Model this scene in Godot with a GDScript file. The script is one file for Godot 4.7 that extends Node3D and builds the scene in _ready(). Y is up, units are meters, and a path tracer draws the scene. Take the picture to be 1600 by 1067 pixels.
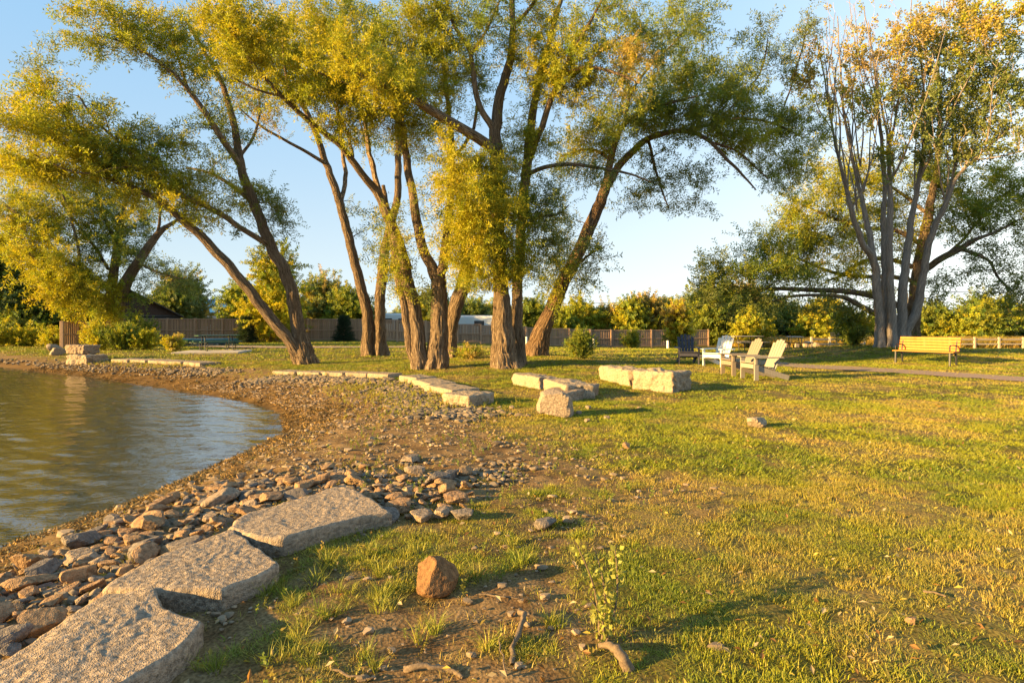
extends Node3D
# A lakeside park at golden hour. Camera stands at the origin, 1.4 m above the lawn, and looks along -Z. Metres throughout.

var rng := RandomNumberGenerator.new()
var mats := {}
var names := {}
var noise_a := FastNoiseLite.new()
var noise_b := FastNoiseLite.new()
var noise_c := FastNoiseLite.new()

var shore := PackedVector2Array([Vector2(-6, -40), Vector2(-4.9, -6), Vector2(-4.5, 0), Vector2(-4.3, 3), Vector2(-4.19, 4.45), Vector2(-3.92, 5.56), Vector2(-3.88, 6.6), Vector2(-3.8, 8.2), Vector2(-3.9, 9.4), Vector2(-4.65, 11), Vector2(-5.6, 12.3), Vector2(-7.2, 13.7), Vector2(-10.4, 16), Vector2(-14.5, 18.9), Vector2(-19, 21.5), Vector2(-22, 23.5), Vector2(-30, 27), Vector2(-60, 31), Vector2(-180, 40)])
var lawn_edge := PackedVector2Array([Vector2(-10, 0.0), Vector2(0, 0.2), Vector2(2.1, 0.45), Vector2(3, 0.65), Vector2(4.06, 0.9), Vector2(6.2, 0.75), Vector2(8.3, -0.2), Vector2(11.5, -1.9), Vector2(14.3, -4.7), Vector2(17.5, -8.4), Vector2(20.5, -14), Vector2(24, -21), Vector2(30, -30), Vector2(40, -60), Vector2(500, -500)])

var tree_plans := [
	{"name": "willow_tree", "label": "willow with golden low branches standing by the cabin at the lake corner", "at": Vector2(-26.037, -35.354), "leaf": "willow", "bark": "brown",
	"limbs": [[1, [[0.083,-0.125,0,0.566], [0.25,2.121,0,0.416], [0.749,3.785,0,0.349], [1.705,5.449,0,0.283], [2.953,7.237,0,0.2], [3.827,7.944,0,0.116], [4.908,8.568,0,0.05]]],
		[1, [[-0.416,-0.125,0,0.433], [-0.25,2.121,0,0.316], [0.042,4.201,0,0.266], [0.333,6.281,0,0.216], [0.18,7.826,-0.5,0.186], [0.119,9.412,-1,0.137], [0.418,10.909,-1,0.103], [0.632,12.834,-1,0.051]]],
		[0, [[0.166,3.868,0,0.177], [-0.539,4.154,0.6,0.156], [-1.244,4.769,1,0.137], [-2.241,5.875,1.5,0.102], [-3.393,7.379,2,0.083], [-5.041,8.752,2,0.05]]],
		[0, [[0.138,2.94,0.3,0.14], [-0.638,3.637,1,0.12], [-1.431,4.043,2,0.1], [-2.652,5.175,2.4,0.082], [-4.033,6.933,3,0.049]]],
		[0, [[0.374,6.488,0,0.141], [-1.121,8.343,-1,0.109], [-2.222,10.414,-1.6,0.092], [-2.967,13.148,-2,0.056]]],
		[0, [[-1.244,4.769,1,0.103], [-1.446,6.547,1,0.086], [-2.052,8.77,1,0.069], [-2.861,10.791,1,0.052]]],
		[0, [[0.18,7.826,-0.5,0.108], [1.017,9.84,-1,0.091], [1.659,11.764,-1,0.055]]],
		[0, [[2.953,7.237,0,0.106], [3.485,8.672,0.5,0.07], [3.28,9.902,0.5,0.052]]],
		[0, [[1.664,5.449,0,0.106], [3.606,4.728,1,0.069], [5.021,4.324,1,0.052]]],
		[0, [[-0.25,5.033,0,0.106], [-1.763,6.418,-1,0.091], [-3.366,8.203,-1.4,0.074], [-5.164,10.071,-2,0.056]]]],
	"masses": [[-4.178,7.771,2,1.766,1.373,1,0], [-5.355,7.104,2,1.57,0.942,1,0], [-3,6.005,2,1.766,1.256,1.2,0], [-1.431,4.632,2,1.57,1.099,1.3,0], [-1.985,4.622,2.5,1.16,0.58,1.1,0], [-0.569,3.678,1.6,1.35,0.953,1.3,0], [-0.281,2.579,1.2,1.205,0.804,1.3,0], [-1.201,3.191,1.8,1.105,0.711,1,0], [0.373,2.101,1,0.727,0.566,1,0], [-5.892,9.376,1,1.819,1.415,1,1], [-4.326,9.192,0,2.08,1.581,1,1], [-2.246,7.944,0,1.872,1.581,1,1], [-0.748,6.56,-0.5,1.687,1.519,1,2], [-3.474,10.909,-1,2.138,1.497,0.9,1], [-1.121,9.84,-1,1.925,1.711,0.9,2], [-4.742,11.272,0,1.872,1.248,0.7,1], [0.939,8.458,-0.5,1.476,1.35,0.7,2], [1.081,5.865,0,1.248,1.165,0.6,2], [-0.052,11.764,-1,1.497,1.069,0.5,2], [2.537,10.44,0,1.165,1.04,0.4,3], [3.485,8.672,0.5,0.984,0.738,0.35,3], [2.745,5.033,0,0.915,0.998,0.4,3], [4.616,4.526,1,1.051,0.647,0.5,3], [5.223,3.718,1,0.647,0.727,0.5,3], [2.121,3.785,0,0.832,0.749,0.5,2]]},
	{"name": "willow_tree", "label": "willow of two thin trunks leaning far left over the beach", "at": Vector2(-7.282, -19.223), "leaf": "willow", "bark": "brown",
	"limbs": [[1, [[0.045,-0.09,0,0.38], [-0.09,0.43,0,0.326], [-0.271,1.221,0,0.226], [-0.52,2.578,0,0.199], [-0.859,3.483,0,0.19], [-1.199,4.048,0,0.181], [-1.651,5.179,0,0.163], [-2.103,6.31,0,0.154], [-2.397,7.327,0,0.127], [-2.64,8.224,-0.3,0.119], [-2.997,9.338,-0.5,0.102], [-3.453,10.473,-0.7,0.084], [-4.257,11.68,-1,0.067], [-4.852,12.751,-1,0.048]]],
		[1, [[-0.09,-0.068,0,0.271], [-0.506,0.843,0.2,0.197], [-1.066,1.558,0.3,0.178], [-1.749,2.548,0.5,0.167], [-2.471,3.548,0.8,0.156], [-3.223,4.425,1,0.137], [-3.956,5.134,1.2,0.119], [-4.565,5.638,1.4,0.101], [-5.261,5.901,1.6,0.091], [-5.939,6.26,1.8,0.074], [-6.598,6.711,2,0.049], [-7.438,7.31,2.2,0.032], [-8.155,7.577,2.4,0.016]]],
		[0, [[-2.307,6.943,0,0.115], [-2.687,7.8,0.6,0.102], [-3.18,8.734,1,0.091], [-3.621,9.412,1.4,0.071], [-4.225,9.944,1.6,0.053], [-5.016,10.401,1.8,0.035], [-5.888,10.561,2,0.017]]],
		[0, [[-1.244,4.161,0,0.106], [-1.81,4.579,0.6,0.093], [-2.473,5.09,1,0.091], [-3.261,5.514,1.3,0.081], [-4.081,5.927,1.5,0.071], [-4.633,6.535,1.7,0.061], [-5.15,7.088,1.9,0.052], [-5.888,7.825,2,0.034], [-6.456,8.636,2,0.026]]],
		[0, [[-4.633,6.535,1.7,0.044], [-5.135,6.309,2.2,0.034], [-6.016,6.037,2.6,0.025], [-7.032,6.498,3,0.016]]],
		[0, [[-3.18,8.734,1,0.055], [-4.012,9.751,0.4,0.047], [-4.591,11.059,0,0.038], [-5.043,12.19,0,0.029]]],
		[0, [[-1.877,5.676,0,0.087], [-3.096,6.579,-0.6,0.069], [-4.138,7.088,-1,0.051], [-4.972,7.289,-1.2,0.031]]],
		[0, [[-3.453,10.473,-0.7,0.05], [-4.261,11.029,-0.4,0.039], [-5.286,11.616,-0.2,0.029], [-6.513,12.19,0,0.019]]],
		[0, [[-2.397,7.327,0,0.058], [-2.258,8.281,-0.8,0.05], [-2.301,9.579,-1.4,0.041], [-2.611,10.974,-1.8,0.032]]],
		[0, [[-5.15,7.088,1.9,0.035], [-6.118,7.319,1.7,0.026], [-7.522,8.429,1.5,0.018]]],
		[0, [[-5.939,6.26,1.8,0.044], [-6.609,7.249,1.6,0.035], [-7.396,8.259,1.4,0.027], [-8.408,9.608,1.2,0.018]]]],
	"masses": [[-8.155,7.577,2.4,0.891,0.693,0.9,1], [-7.712,8.636,2,0.81,0.709,0.9,0], [-7.265,7.28,2.4,0.891,0.693,1.1,0], [-6.699,8.028,2,0.912,0.77,1,1], [-6.336,6.849,2.2,1.001,0.601,1.2,0], [-7.965,6.36,2.5,0.885,0.551,1,0], [-6.968,6.093,2.4,0.891,0.435,1,0], [-5.734,7.387,1.8,0.861,0.697,1,1], [-5.888,6.366,2,0.912,0.527,1.2,0], [-4.984,6.7,1.7,0.866,0.618,1.1,2], [-4.355,7.315,1.4,0.713,0.545,0.9,2], [-4.25,6.162,1.4,0.944,0.545,1.1,1], [-3.437,6.483,1,0.858,0.643,1,1], [-2.688,5.672,0.8,0.78,0.564,0.9,1], [-3.32,5.367,1.2,0.721,0.424,0.9,0], [-4.984,5.638,1.4,0.713,0.335,0.9,0], [-7.712,9.649,2,0.446,0.446,0.4,3], [-6.496,10.865,2,0.405,0.608,0.5,1], [-5.888,11.27,2,0.689,0.527,0.8,0], [-5.119,10.77,1.8,0.779,0.615,0.9,1], [-4.724,11.628,1,0.858,0.729,0.9,0], [-4.146,10.251,1.4,0.755,0.545,0.8,1], [-3.892,11.196,0.6,0.833,0.745,0.9,1], [-3.437,9.806,1,0.729,0.6,0.7,1], [-5.686,10.155,2,0.608,0.365,0.5,2], [-3.679,12.293,-0.6,0.933,0.793,0.9,0], [-3.329,10.894,-0.6,0.84,0.7,0.7,1], [-3.121,8.706,0.8,0.564,0.477,0.5,2], [-2.886,8.417,-0.2,0.594,0.594,0.5,2], [-1.972,6.132,-0.2,0.594,0.503,0.7,1], [-1.216,5.353,-0.3,0.551,0.689,0.6,3], [-3.008,7.44,0,0.633,0.452,0.5,1], [-0.872,4.778,-0.3,0.322,0.459,0.4,3], [-2.329,9.259,-1.2,0.529,0.721,0.3,4], [-1.728,9.139,-1.2,0.481,0.529,0.3,4], [-2.71,9.896,-1,0.571,0.476,0.4,1], [-3.437,4.875,1,0.557,0.257,0.5,1], [-1.491,6.181,-0.4,0.369,0.369,0.5,2]]},
	{"name": "willow_tree", "label": "slim twin-trunked willow in front of the wooden fence left of centre", "at": Vector2(-6.081, -24.155), "leaf": "willow", "bark": "brown",
	"limbs": [[1, [[-0.256,-0.085,0,0.386], [-0.313,0.739,0,0.273], [-0.369,1.989,0,0.227], [-0.739,3.467,0,0.205], [-1.222,5.428,0,0.182], [-1.62,6.934,0,0.171], [-1.961,7.957,0,0.148], [-2.245,8.696,0,0.136], [-2.49,9.797,0.5,0.122], [-2.908,10.845,1,0.098], [-3.514,11.654,1.5,0.075], [-4.214,12.313,2,0.052]]],
		[1, [[0.284,-0.057,0,0.364], [0.227,0.739,0,0.25], [0.199,1.705,0,0.227], [0.256,3.098,0,0.216], [0.426,4.689,0,0.205], [0.739,5.996,0,0.171], [0.995,7.104,0,0.148], [1.023,8.696,0,0.136], [0.966,10.543,0,0.114], [0.568,12.674,0,0.091], [0.171,14.948,0,0.057]]],
		[0, [[-1.535,6.82,0,0.097], [-1.43,8.008,-0.4,0.098], [-1.636,9.168,-0.6,0.087], [-1.968,11.366,-1,0.063], [-2.353,13.733,-1,0.038]]],
		[0, [[-2.217,8.554,0,0.085], [-2.636,8.72,1,0.069], [-3.302,8.977,2,0.055], [-3.935,9.279,2.6,0.043], [-4.571,9.829,3,0.021]]],
		[0, [[0.739,5.996,0,0.072], [-0.133,7.518,-1,0.063], [-0.683,9.42,-1.4,0.051], [-1.191,11.3,-1.6,0.039]]],
		[0, [[-3.514,11.654,1.5,0.057], [-4.27,11.39,1,0.046], [-5.329,11.884,0.5,0.035]]]],
	"masses": [[-4.344,12.522,2,1.043,0.834,0.9,1], [-3.514,13.306,1.5,1.199,1.066,1,0], [-4.047,11.707,1.5,0.906,0.64,0.8,1], [-2.908,11.935,1,1.09,0.817,0.9,1], [-2.073,13.537,-0.6,1.281,1.048,1,1], [-1.845,11.873,-0.8,0.998,0.881,0.6,2], [0.114,14.379,0,1.25,1.137,1,1], [0.682,12.39,0,1.137,1.023,0.8,1], [1.108,10.117,0,0.682,0.853,0.5,2], [-0.683,10.322,-1.4,0.722,0.782,0.4,2], [-4.156,10.529,2.4,0.768,0.461,0.5,2], [0.632,4.383,0.4,0.391,0.95,0.5,3], [-0.084,6.589,-0.8,0.47,0.763,0.4,3], [1.108,3.865,0,0.341,0.739,0.35,3], [-0.392,4.759,-0.3,0.288,0.46,0.2,3], [-1.111,6.485,-0.3,0.288,0.46,0.2,3]]},
	{"name": "willow_tree", "label": "multi-stemmed willow with three upright trunks left of the thickest trunk", "at": Vector2(-2.577, -16.467), "leaf": "willow", "bark": "brown",
	"limbs": [[1, [[-0.254,-0.069,0.1,0.169], [-0.426,0.407,0,0.132], [-0.542,0.911,0,0.132], [-0.736,2.189,0,0.124], [-0.994,3.171,-0.3,0.11], [-1.279,4.489,-0.6,0.08], [-1.486,5.745,-0.8,0.057]]],
		[1, [[-0.138,-0.069,0.1,0.262], [-0.215,0.605,0.1,0.216], [-0.349,1.492,0,0.201], [-0.542,2.499,0,0.178], [-0.794,3.584,0,0.163], [-1.124,4.475,0,0.147], [-1.434,5.231,0,0.132], [-1.741,5.654,0.3,0.107], [-2.09,6.134,0.6,0.097], [-2.518,6.614,1,0.08], [-3.096,6.991,1.4,0.071], [-3.635,7.497,1.8,0.055], [-4.104,8.034,2.2,0.04], [-4.489,8.682,2.5,0.026], [-4.846,9.363,2.6,0.02]]],
		[1, [[0.271,-0.039,0,0.356], [0.329,0.601,0,0.294], [0.349,1.24,0,0.263], [0.368,2.189,0,0.232], [0.368,2.751,0,0.217]]],
		[0, [[0.368,2.635,0,0.198], [0.116,3.119,0,0.165], [-0.174,3.778,0,0.148], [-0.349,4.727,0,0.14], [-0.446,5.483,0,0.124], [-0.62,6.316,0,0.115], [-0.675,7.234,0.4,0.088], [-0.852,8.285,0.8,0.063], [-1.063,9.289,1,0.039]]],
		[0, [[0.368,2.635,0,0.181], [0.504,3.313,0,0.148], [0.572,4.254,-0.4,0.135], [0.626,5.339,-0.8,0.121], [0.645,6.618,-1,0.105], [0.54,8.133,-1.2,0.08], [0.306,9.997,-1.4,0.063], [0.125,11.842,-1.5,0.036]]],
		[0, [[-1.356,5.037,0,0.091], [-1.65,5.921,-0.4,0.084], [-1.927,6.729,-0.7,0.077], [-2.17,7.954,-1,0.061], [-2.453,9.38,-1.2,0.044], [-2.753,11.098,-1.3,0.027]]],
		[0, [[-2.09,6.134,0.6,0.056], [-2.363,6.994,0,0.049], [-2.88,8.024,-0.4,0.042], [-3.347,9.308,-0.6,0.026]]],
		[0, [[-3.096,6.991,1.4,0.045], [-3.61,7.56,1,0.039], [-4.05,8.748,0.6,0.032], [-4.313,10.083,0.2,0.024]]],
		[0, [[-3.635,7.497,1.8,0.037], [-4.231,7.583,2,0.029], [-4.809,7.832,2.2,0.021]]],
		[0, [[-0.675,7.234,0.4,0.056], [-1.245,7.651,1,0.046], [-1.971,7.931,1.6,0.037], [-2.7,8.094,2,0.022]]],
		[0, [[0.645,6.618,-1,0.061], [1.315,7.79,-1.4,0.054], [1.408,9.137,-1.6,0.045], [1.072,10.943,-1.8,0.027]]]],
	"masses": [[-4.871,9.231,2.4,0.596,0.563,1,0], [-4.221,9.259,2.2,0.671,0.604,1.1,0], [-4.473,8.336,2.2,0.604,0.47,0.9,1], [-3.808,8.446,1.8,0.725,0.587,1.2,0], [-3.37,7.581,1.6,0.63,0.455,0.9,1], [-3.024,10.054,0.6,0.859,0.784,1.2,0], [-2.671,8.28,1.6,0.805,0.665,1.3,0], [-1.943,7.665,1.4,0.744,0.567,1.2,0], [-1.96,9.408,0.4,0.907,0.832,1.2,1], [-1.086,7.325,0.9,0.659,0.513,1.2,0], [-1.791,6.923,1,0.619,0.4,0.9,1], [-0.523,10.384,0,0.891,0.852,1.1,1], [-0.429,8.794,0.5,0.864,0.751,1.2,1], [-0.523,7.761,0.5,0.676,0.526,1.1,0], [0.264,10.733,-1.4,0.925,0.925,0.9,2], [0.316,8.878,-1,0.822,0.74,0.8,1], [1.195,9.775,-1.6,0.765,0.765,0.7,2], [-0.259,6.856,0.4,0.491,0.378,0.9,0], [0.342,7.472,-0.8,0.569,0.488,0.8,1], [-2.972,11.344,-1,0.822,0.616,0.8,2], [-2.453,7.03,1.2,0.467,0.323,0.8,0], [-0.842,3.535,0.5,0.301,0.564,0.7,1], [-0.712,2.792,0.4,0.227,0.491,0.6,1], [-1.109,4.399,0.4,0.265,0.378,0.5,1], [0.748,6.151,-0.8,0.447,0.691,0.8,1], [0.545,4.932,-0.8,0.325,0.528,0.5,3], [0.066,2.421,0.3,0.228,0.418,0.3,3], [-0.164,5.25,0.4,0.189,0.302,0.3,2]]},
	{"name": "willow_tree", "label": "right-leaning willow stem just behind the multi-stemmed willow", "at": Vector2(-2.339, -20.495), "leaf": "willow", "bark": "brown",
	"limbs": [[1, [[-0.024,-0.072,0,0.347], [0,0.579,0,0.251], [0.048,1.133,0,0.231], [0.338,2.074,0,0.212], [0.603,2.869,0,0.183], [0.94,3.954,0,0.154], [1.278,5.16,0,0.125], [1.567,6.486,0,0.096], [1.736,7.933,0,0.068]]],
		[0, [[0.024,1.061,0,0.154], [0.091,2.168,-0.5,0.136], [0.31,2.982,-0.8,0.128], [0.417,3.96,-1,0.107], [0.348,5.261,-1.2,0.087], [0.159,6.561,-1.3,0.054]]]],
	"masses": [[0.833,3.154,0.8,0.556,0.417,0.9,0], [1.051,3.992,0.6,0.702,0.562,0.8,1], [0.335,5.438,-0.8,0.601,0.852,0.7,2], [1.356,5.605,-0.4,0.639,0.737,0.7,2]]},
	{"name": "willow_tree", "label": "thickest willow with deeply furrowed trunk in the middle of the lawn", "at": Vector2(-0.096, -16.358), "leaf": "willow", "bark": "brown",
	"limbs": [[1, [[-0.058,-0.077,0,0.477], [-0.115,0.269,0,0.385], [-0.173,1.039,0,0.323], [-0.212,1.617,0,0.277], [-0.231,2.194,0,0.231], [-0.289,3.349,0,0.2], [-0.327,4.503,0,0.185], [-0.366,5.562,0,0.177], [-0.385,6.524,0,0.177], [-0.404,7.101,0,0.169], [-0.254,8.244,-0.2,0.14], [0.017,9.412,-0.4,0.118], [0.116,10.606,-0.6,0.096], [0.036,12.129,-0.8,0.073], [-0.108,14.093,-1,0.041]]],
		[1, [[0.298,-0.023,-0.8,0.275], [0.317,0.627,-0.7,0.193], [0.256,1.429,-0.6,0.168], [0.256,2.227,-0.6,0.16], [0.317,3.136,-0.7,0.153], [0.399,4.358,-0.8,0.145], [0.502,5.695,-0.9,0.146], [0.627,6.946,-1,0.139], [0.84,8.457,-1.2,0.116], [1.078,9.625,-1.4,0.1], [1.399,10.891,-1.5,0.084], [1.829,12.423,-1.6,0.059], [2.232,14.47,-1.8,0.034]]],
		[0, [[-0.366,6.428,0,0.164], [-0.743,6.606,0.5,0.151], [-1.349,6.836,1,0.138], [-2.001,7.075,1.5,0.119], [-2.606,7.286,2,0.086], [-3.188,7.398,2.4,0.056], [-3.891,7.622,2.8,0.034]]],
		[0, [[-0.404,7.101,0,0.106], [-0.816,7.657,0.2,0.089], [-0.999,8.411,0.3,0.08], [-1.17,9.356,0.3,0.064], [-1.687,10.244,0.4,0.048], [-1.969,11.559,0.4,0.032]]],
		[0, [[-1.132,9.262,0.3,0.048], [-0.738,9.669,0.6,0.039], [-0.361,10.295,0.8,0.031], [-0.084,10.992,1,0.023]]],
		[0, [[0.586,6.435,-1,0.113], [0.924,7.145,-0.4,0.101], [1.251,7.967,0,0.09], [1.598,8.649,0.4,0.072], [1.938,9.339,0.7,0.055], [2.445,10.088,1,0.038], [2.949,11.044,1.2,0.023]]],
		[0, [[0.543,6,-0.9,0.078], [1.094,6.177,-0.6,0.068], [1.86,6.189,-0.3,0.058], [2.694,6.004,0,0.049], [3.613,5.757,0.2,0.032], [4.252,5.483,0.3,0.016]]],
		[0, [[1.598,8.649,0.4,0.056], [2.293,8.647,0.8,0.047], [3.039,8.28,1.2,0.038], [3.569,7.835,1.6,0.022]]],
		[0, [[1.598,8.649,0.4,0.048], [2.068,9.018,-0.4,0.042], [2.922,9.909,-0.8,0.034], [4.18,10.418,-1,0.026], [5.406,10.622,-1,0.017]]],
		[0, [[-0.366,5.081,0,0.074], [-0.819,5.078,0.8,0.054], [-1.224,5.108,1.4,0.037], [-1.531,5.348,1.8,0.022]]],
		[0, [[-0.308,3.733,0,0.065], [-0.727,3.98,0.8,0.047], [-1.063,4.178,1.2,0.03]]],
		[0, [[0.399,4.257,-0.8,0.069], [0.875,4.542,-0.2,0.05], [1.427,4.559,0.2,0.032], [1.786,4.8,0.4,0.016]]],
		[0, [[0.116,10.606,-0.6,0.068], [0.674,10.854,0,0.049], [1.223,11.559,0.4,0.032]]]],
	"masses": [[-3.141,7.391,2.6,0.647,0.486,1,0], [-3.732,7.861,2.8,0.638,0.51,1,0], [-2.569,7.652,2.2,0.566,0.4,1,1], [-1.969,10.432,0.4,0.826,0.676,1,1], [-1.016,9.947,0.6,0.816,0.742,0.7,2], [-1.781,9.118,0.4,0.676,0.563,0.7,1], [-0.096,10.661,0,0.77,0.654,0.6,2], [0.885,10.496,-0.4,0.867,0.71,0.9,0], [0.762,9.216,0.2,0.76,0.608,1,0], [1.41,9.212,0.4,0.676,0.601,1,1], [2.321,9.761,0.6,0.853,0.742,1,1], [2.293,8.556,0.8,0.732,0.549,1.1,1], [3.168,9.908,1,0.831,0.723,0.8,2], [3.306,8.547,1.2,0.749,0.499,0.8,4], [4.236,9.905,-0.4,0.907,0.71,0.7,2], [1.058,8.545,0,0.654,0.462,0.9,1], [1.636,8.16,0,0.654,0.462,0.9,0], [5.406,10.418,-1,0.817,0.653,0.5,2], [2.537,7.804,0.4,0.563,0.375,0.7,1], [-1.127,5.694,1.5,0.594,0.524,1.1,0], [-0.636,5.627,0.8,0.549,0.512,1,1], [-1.37,4.859,1.7,0.621,0.586,1.3,0], [-0.801,4.467,1.1,0.718,0.682,1.4,0], [-0.367,5.127,0.6,0.556,0.63,1,1], [-1.33,3.911,1.2,0.606,0.571,1.3,0], [-0.722,3.417,0.9,0.691,0.546,1.4,0], [-1.268,3.144,0.9,0.473,0.327,1,0], [-0.089,4.2,0.6,0.556,0.742,1.1,1], [0.096,3.286,0.5,0.56,0.522,1.2,1], [-0.182,2.717,0.6,0.482,0.222,1,0], [0.583,4.932,-0.2,0.584,0.74,0.9,2], [0.681,3.763,-0.2,0.545,0.662,0.9,1], [0.481,2.964,0,0.423,0.346,0.8,1], [1.237,4.464,0.2,0.57,0.646,0.6,3], [1.443,5.273,0,0.5,0.462,0.5,3], [1.251,3.445,0,0.5,0.616,0.6,3], [0.096,5.906,-0.2,0.506,0.468,0.7,1], [0.495,7.115,-0.6,0.399,0.599,0.7,1], [-0.001,6.685,-0.2,0.312,0.584,0.5,1], [1.076,6.914,-0.3,0.47,0.392,0.8,1], [2.044,6.003,-0.2,0.584,0.234,0.5,3], [2.79,5.658,0,0.539,0.308,0.5,3], [3.288,7.241,0.4,0.563,0.375,0.7,2], [-1.169,2.229,1,0.145,0.253,0.3,2], [-0.636,2.516,0.8,0.256,0.146,0.5,0]]},
	{"name": "willow_tree", "label": "right-leaning willow with thick trunk and arching crown beside the green bush", "at": Vector2(1.141, -20.199), "leaf": "willow", "bark": "orange",
	"limbs": [[1, [[-0.238,-0.119,0,0.513], [-0.119,0.499,0,0.361], [0.119,1.212,0,0.285], [0.57,2.281,0,0.247], [0.998,3.208,0,0.238], [1.426,4.064,0,0.228], [1.782,4.919,0,0.219], [2.139,5.703,0,0.2], [2.353,6.345,0,0.181], [2.471,6.987,0,0.143]]],
		[0, [[2.353,6.274,0,0.151], [2.488,7.181,0.3,0.129], [2.614,7.862,0.5,0.108], [2.922,8.354,0.8,0.087], [3.553,8.652,1.2,0.066], [4.33,8.757,1.6,0.046], [5.069,8.808,2,0.027]]],
		[0, [[2.353,6.274,0,0.172], [2.843,7.044,-0.2,0.143], [3.321,7.604,-0.3,0.133], [3.899,8.1,-0.2,0.112], [4.753,8.317,0,0.091], [5.414,8.211,0.3,0.08], [6.007,7.736,0.6,0.069], [6.573,7.03,0.8,0.058], [7.104,6.337,1,0.038], [7.443,5.883,1.1,0.019]]],
		[0, [[5.33,8.27,0.2,0.07], [6.69,8.872,-0.6,0.062], [8.174,9.271,-1.2,0.053], [9.503,9.166,-1.6,0.044], [10.743,8.791,-2,0.022]]],
		[0, [[3.971,8.052,-0.2,0.061], [4.239,7.272,-0.4,0.051], [4.509,6.449,-0.5,0.041], [4.854,5.618,-0.6,0.021]]],
		[0, [[6.007,7.736,0.6,0.049], [7.094,7.564,0.2,0.04], [7.89,7.034,0,0.03], [8.459,6.612,-0.2,0.02]]],
		[0, [[2.488,7.181,0.3,0.08], [1.995,7.724,-0.3,0.061], [1.429,7.82,-0.6,0.052], [0.73,7.699,-1,0.032]]],
		[0, [[0.998,3.208,0,0.061], [1.256,3.378,0.8,0.048], [1.653,3.668,1.2,0.038], [2.066,3.863,1.4,0.019]]],
		[0, [[0.57,2.281,0,0.05], [0.685,2.808,0.8,0.039], [0.328,3.581,1,0.029]]],
		[0, [[2.922,8.354,0.8,0.058], [3.169,9.48,0.4,0.049], [3.85,10.599,0,0.04], [4.918,11.755,-0.4,0.031], [5.711,12.714,-0.6,0.021]]],
		[0, [[6.69,8.872,-0.6,0.042], [7.753,9.984,-0.8,0.031], [8.586,11.066,-1,0.032], [8.93,12.418,-1.2,0.021]]],
		[0, [[9.503,9.166,-1.6,0.033], [10.118,10.663,-1.8,0.033], [10.743,12.578,-2,0.022], [11.004,13.883,-2,0.017]]]],
	"masses": [[2.853,8.171,0.8,0.776,0.548,1,1], [3.777,8.585,1.2,0.894,0.536,1.2,2], [4.767,8.648,1.6,0.919,0.569,1.2,2], [5.038,8.698,0,0.998,0.475,1.1,2], [6.238,9.05,0.6,1.015,0.6,1.2,2], [6.226,8.579,0,0.951,0.428,1.2,2], [8,9.243,-0.8,1.087,0.642,1.2,2], [9.631,9.294,-1.6,1.026,0.667,1.1,2], [10.873,9.052,-2,0.784,0.575,0.9,2], [8.403,8.187,-0.6,0.979,0.538,1.1,1], [7.177,7.866,0,0.808,0.428,0.8,1], [9.584,7.699,-1,0.898,0.648,1,1], [9.833,6.826,-1,0.748,0.549,0.7,1], [8.553,6.787,-0.4,0.582,0.436,0.5,2], [3.518,9.946,0.4,0.839,0.559,0.8,1], [4.859,10.692,-0.2,1.008,0.672,0.8,2], [5.887,10.301,-0.4,0.969,0.63,0.9,2], [5.711,12.102,-0.6,0.832,0.881,0.7,2], [7.012,10.972,-0.8,0.84,0.593,0.6,2], [5.222,13.081,-0.6,0.832,0.636,0.6,2], [6.2,13.081,-0.6,0.489,0.636,0.4,2], [8.552,12.922,-1.2,0.403,0.403,0.35,3], [8.212,11.814,-1,0.599,0.449,0.4,3], [9.056,11.663,-1.2,0.554,0.504,0.4,3], [10.118,11.698,-1.8,0.518,0.673,0.45,3], [10.743,13.1,-2,0.47,0.784,0.45,3], [7.506,10.355,-0.8,0.84,0.494,0.7,2], [3.949,7.393,-0.4,0.533,0.436,0.5,3], [4.46,6.571,-0.5,0.682,0.584,0.5,3], [5.282,6.908,-0.4,0.63,0.485,0.4,3], [5.819,6.612,-0.2,0.624,0.528,0.4,3], [4.947,5.718,-0.5,0.536,0.292,0.35,3], [5.819,5.772,-0.2,0.48,0.336,0.25,3], [3.464,6.181,-0.4,0.436,0.339,0.4,3], [3.343,5.696,-0.4,0.388,0.291,0.3,3], [1.318,7.729,-0.7,0.688,0.492,0.8,1], [1.979,8.412,-0.2,0.816,0.528,1,0], [0.855,7.325,-1,0.499,0.349,0.4,2], [2.271,7.447,0.2,0.471,0.329,0.8,0], [0.924,3.734,0.7,0.596,0.642,0.6,3], [1.57,3.355,1,0.542,0.542,0.5,3], [0.571,2.922,0.8,0.456,0.548,0.7,1], [1.972,3.655,1.3,0.356,0.267,0.35,3], [1.484,2.694,0.8,0.365,0.411,0.35,3], [0.704,4.785,0.6,0.6,0.692,0.45,3], [0.358,2.248,0.6,0.323,0.323,0.4,1], [0.012,2.94,0.6,0.323,0.415,0.4,3]]},
	{"name": "maple_tree", "label": "clump of pale grey upright trunks with thinning autumn crown behind the bench", "at": Vector2(16.453, -23.465), "leaf": "maple", "bark": "grey",
	"limbs": [[1, [[-0.742,-0.074,0.2,0.229], [-0.58,0.718,0,0.189], [-0.663,2.043,0,0.178], [-0.801,3.589,0,0.15], [-1.546,4.481,0.3,0.12], [-2.107,5.802,0.5,0.101], [-2.492,7.045,0.6,0.07], [-3.008,9.027,0.7,0.046], [-3.387,10.991,0.8,0.031], [-3.761,12.991,0.8,0.015]]],
		[0, [[-0.773,3.561,0,0.129], [-0.908,5.272,-0.3,0.111], [-1.031,6.465,-0.5,0.087], [-1.193,7.422,-0.6,0.07], [-1.58,9.988,-0.8,0.053], [-1.719,12.319,-0.9,0.035], [-1.803,14.812,-1,0.018]]],
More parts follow.
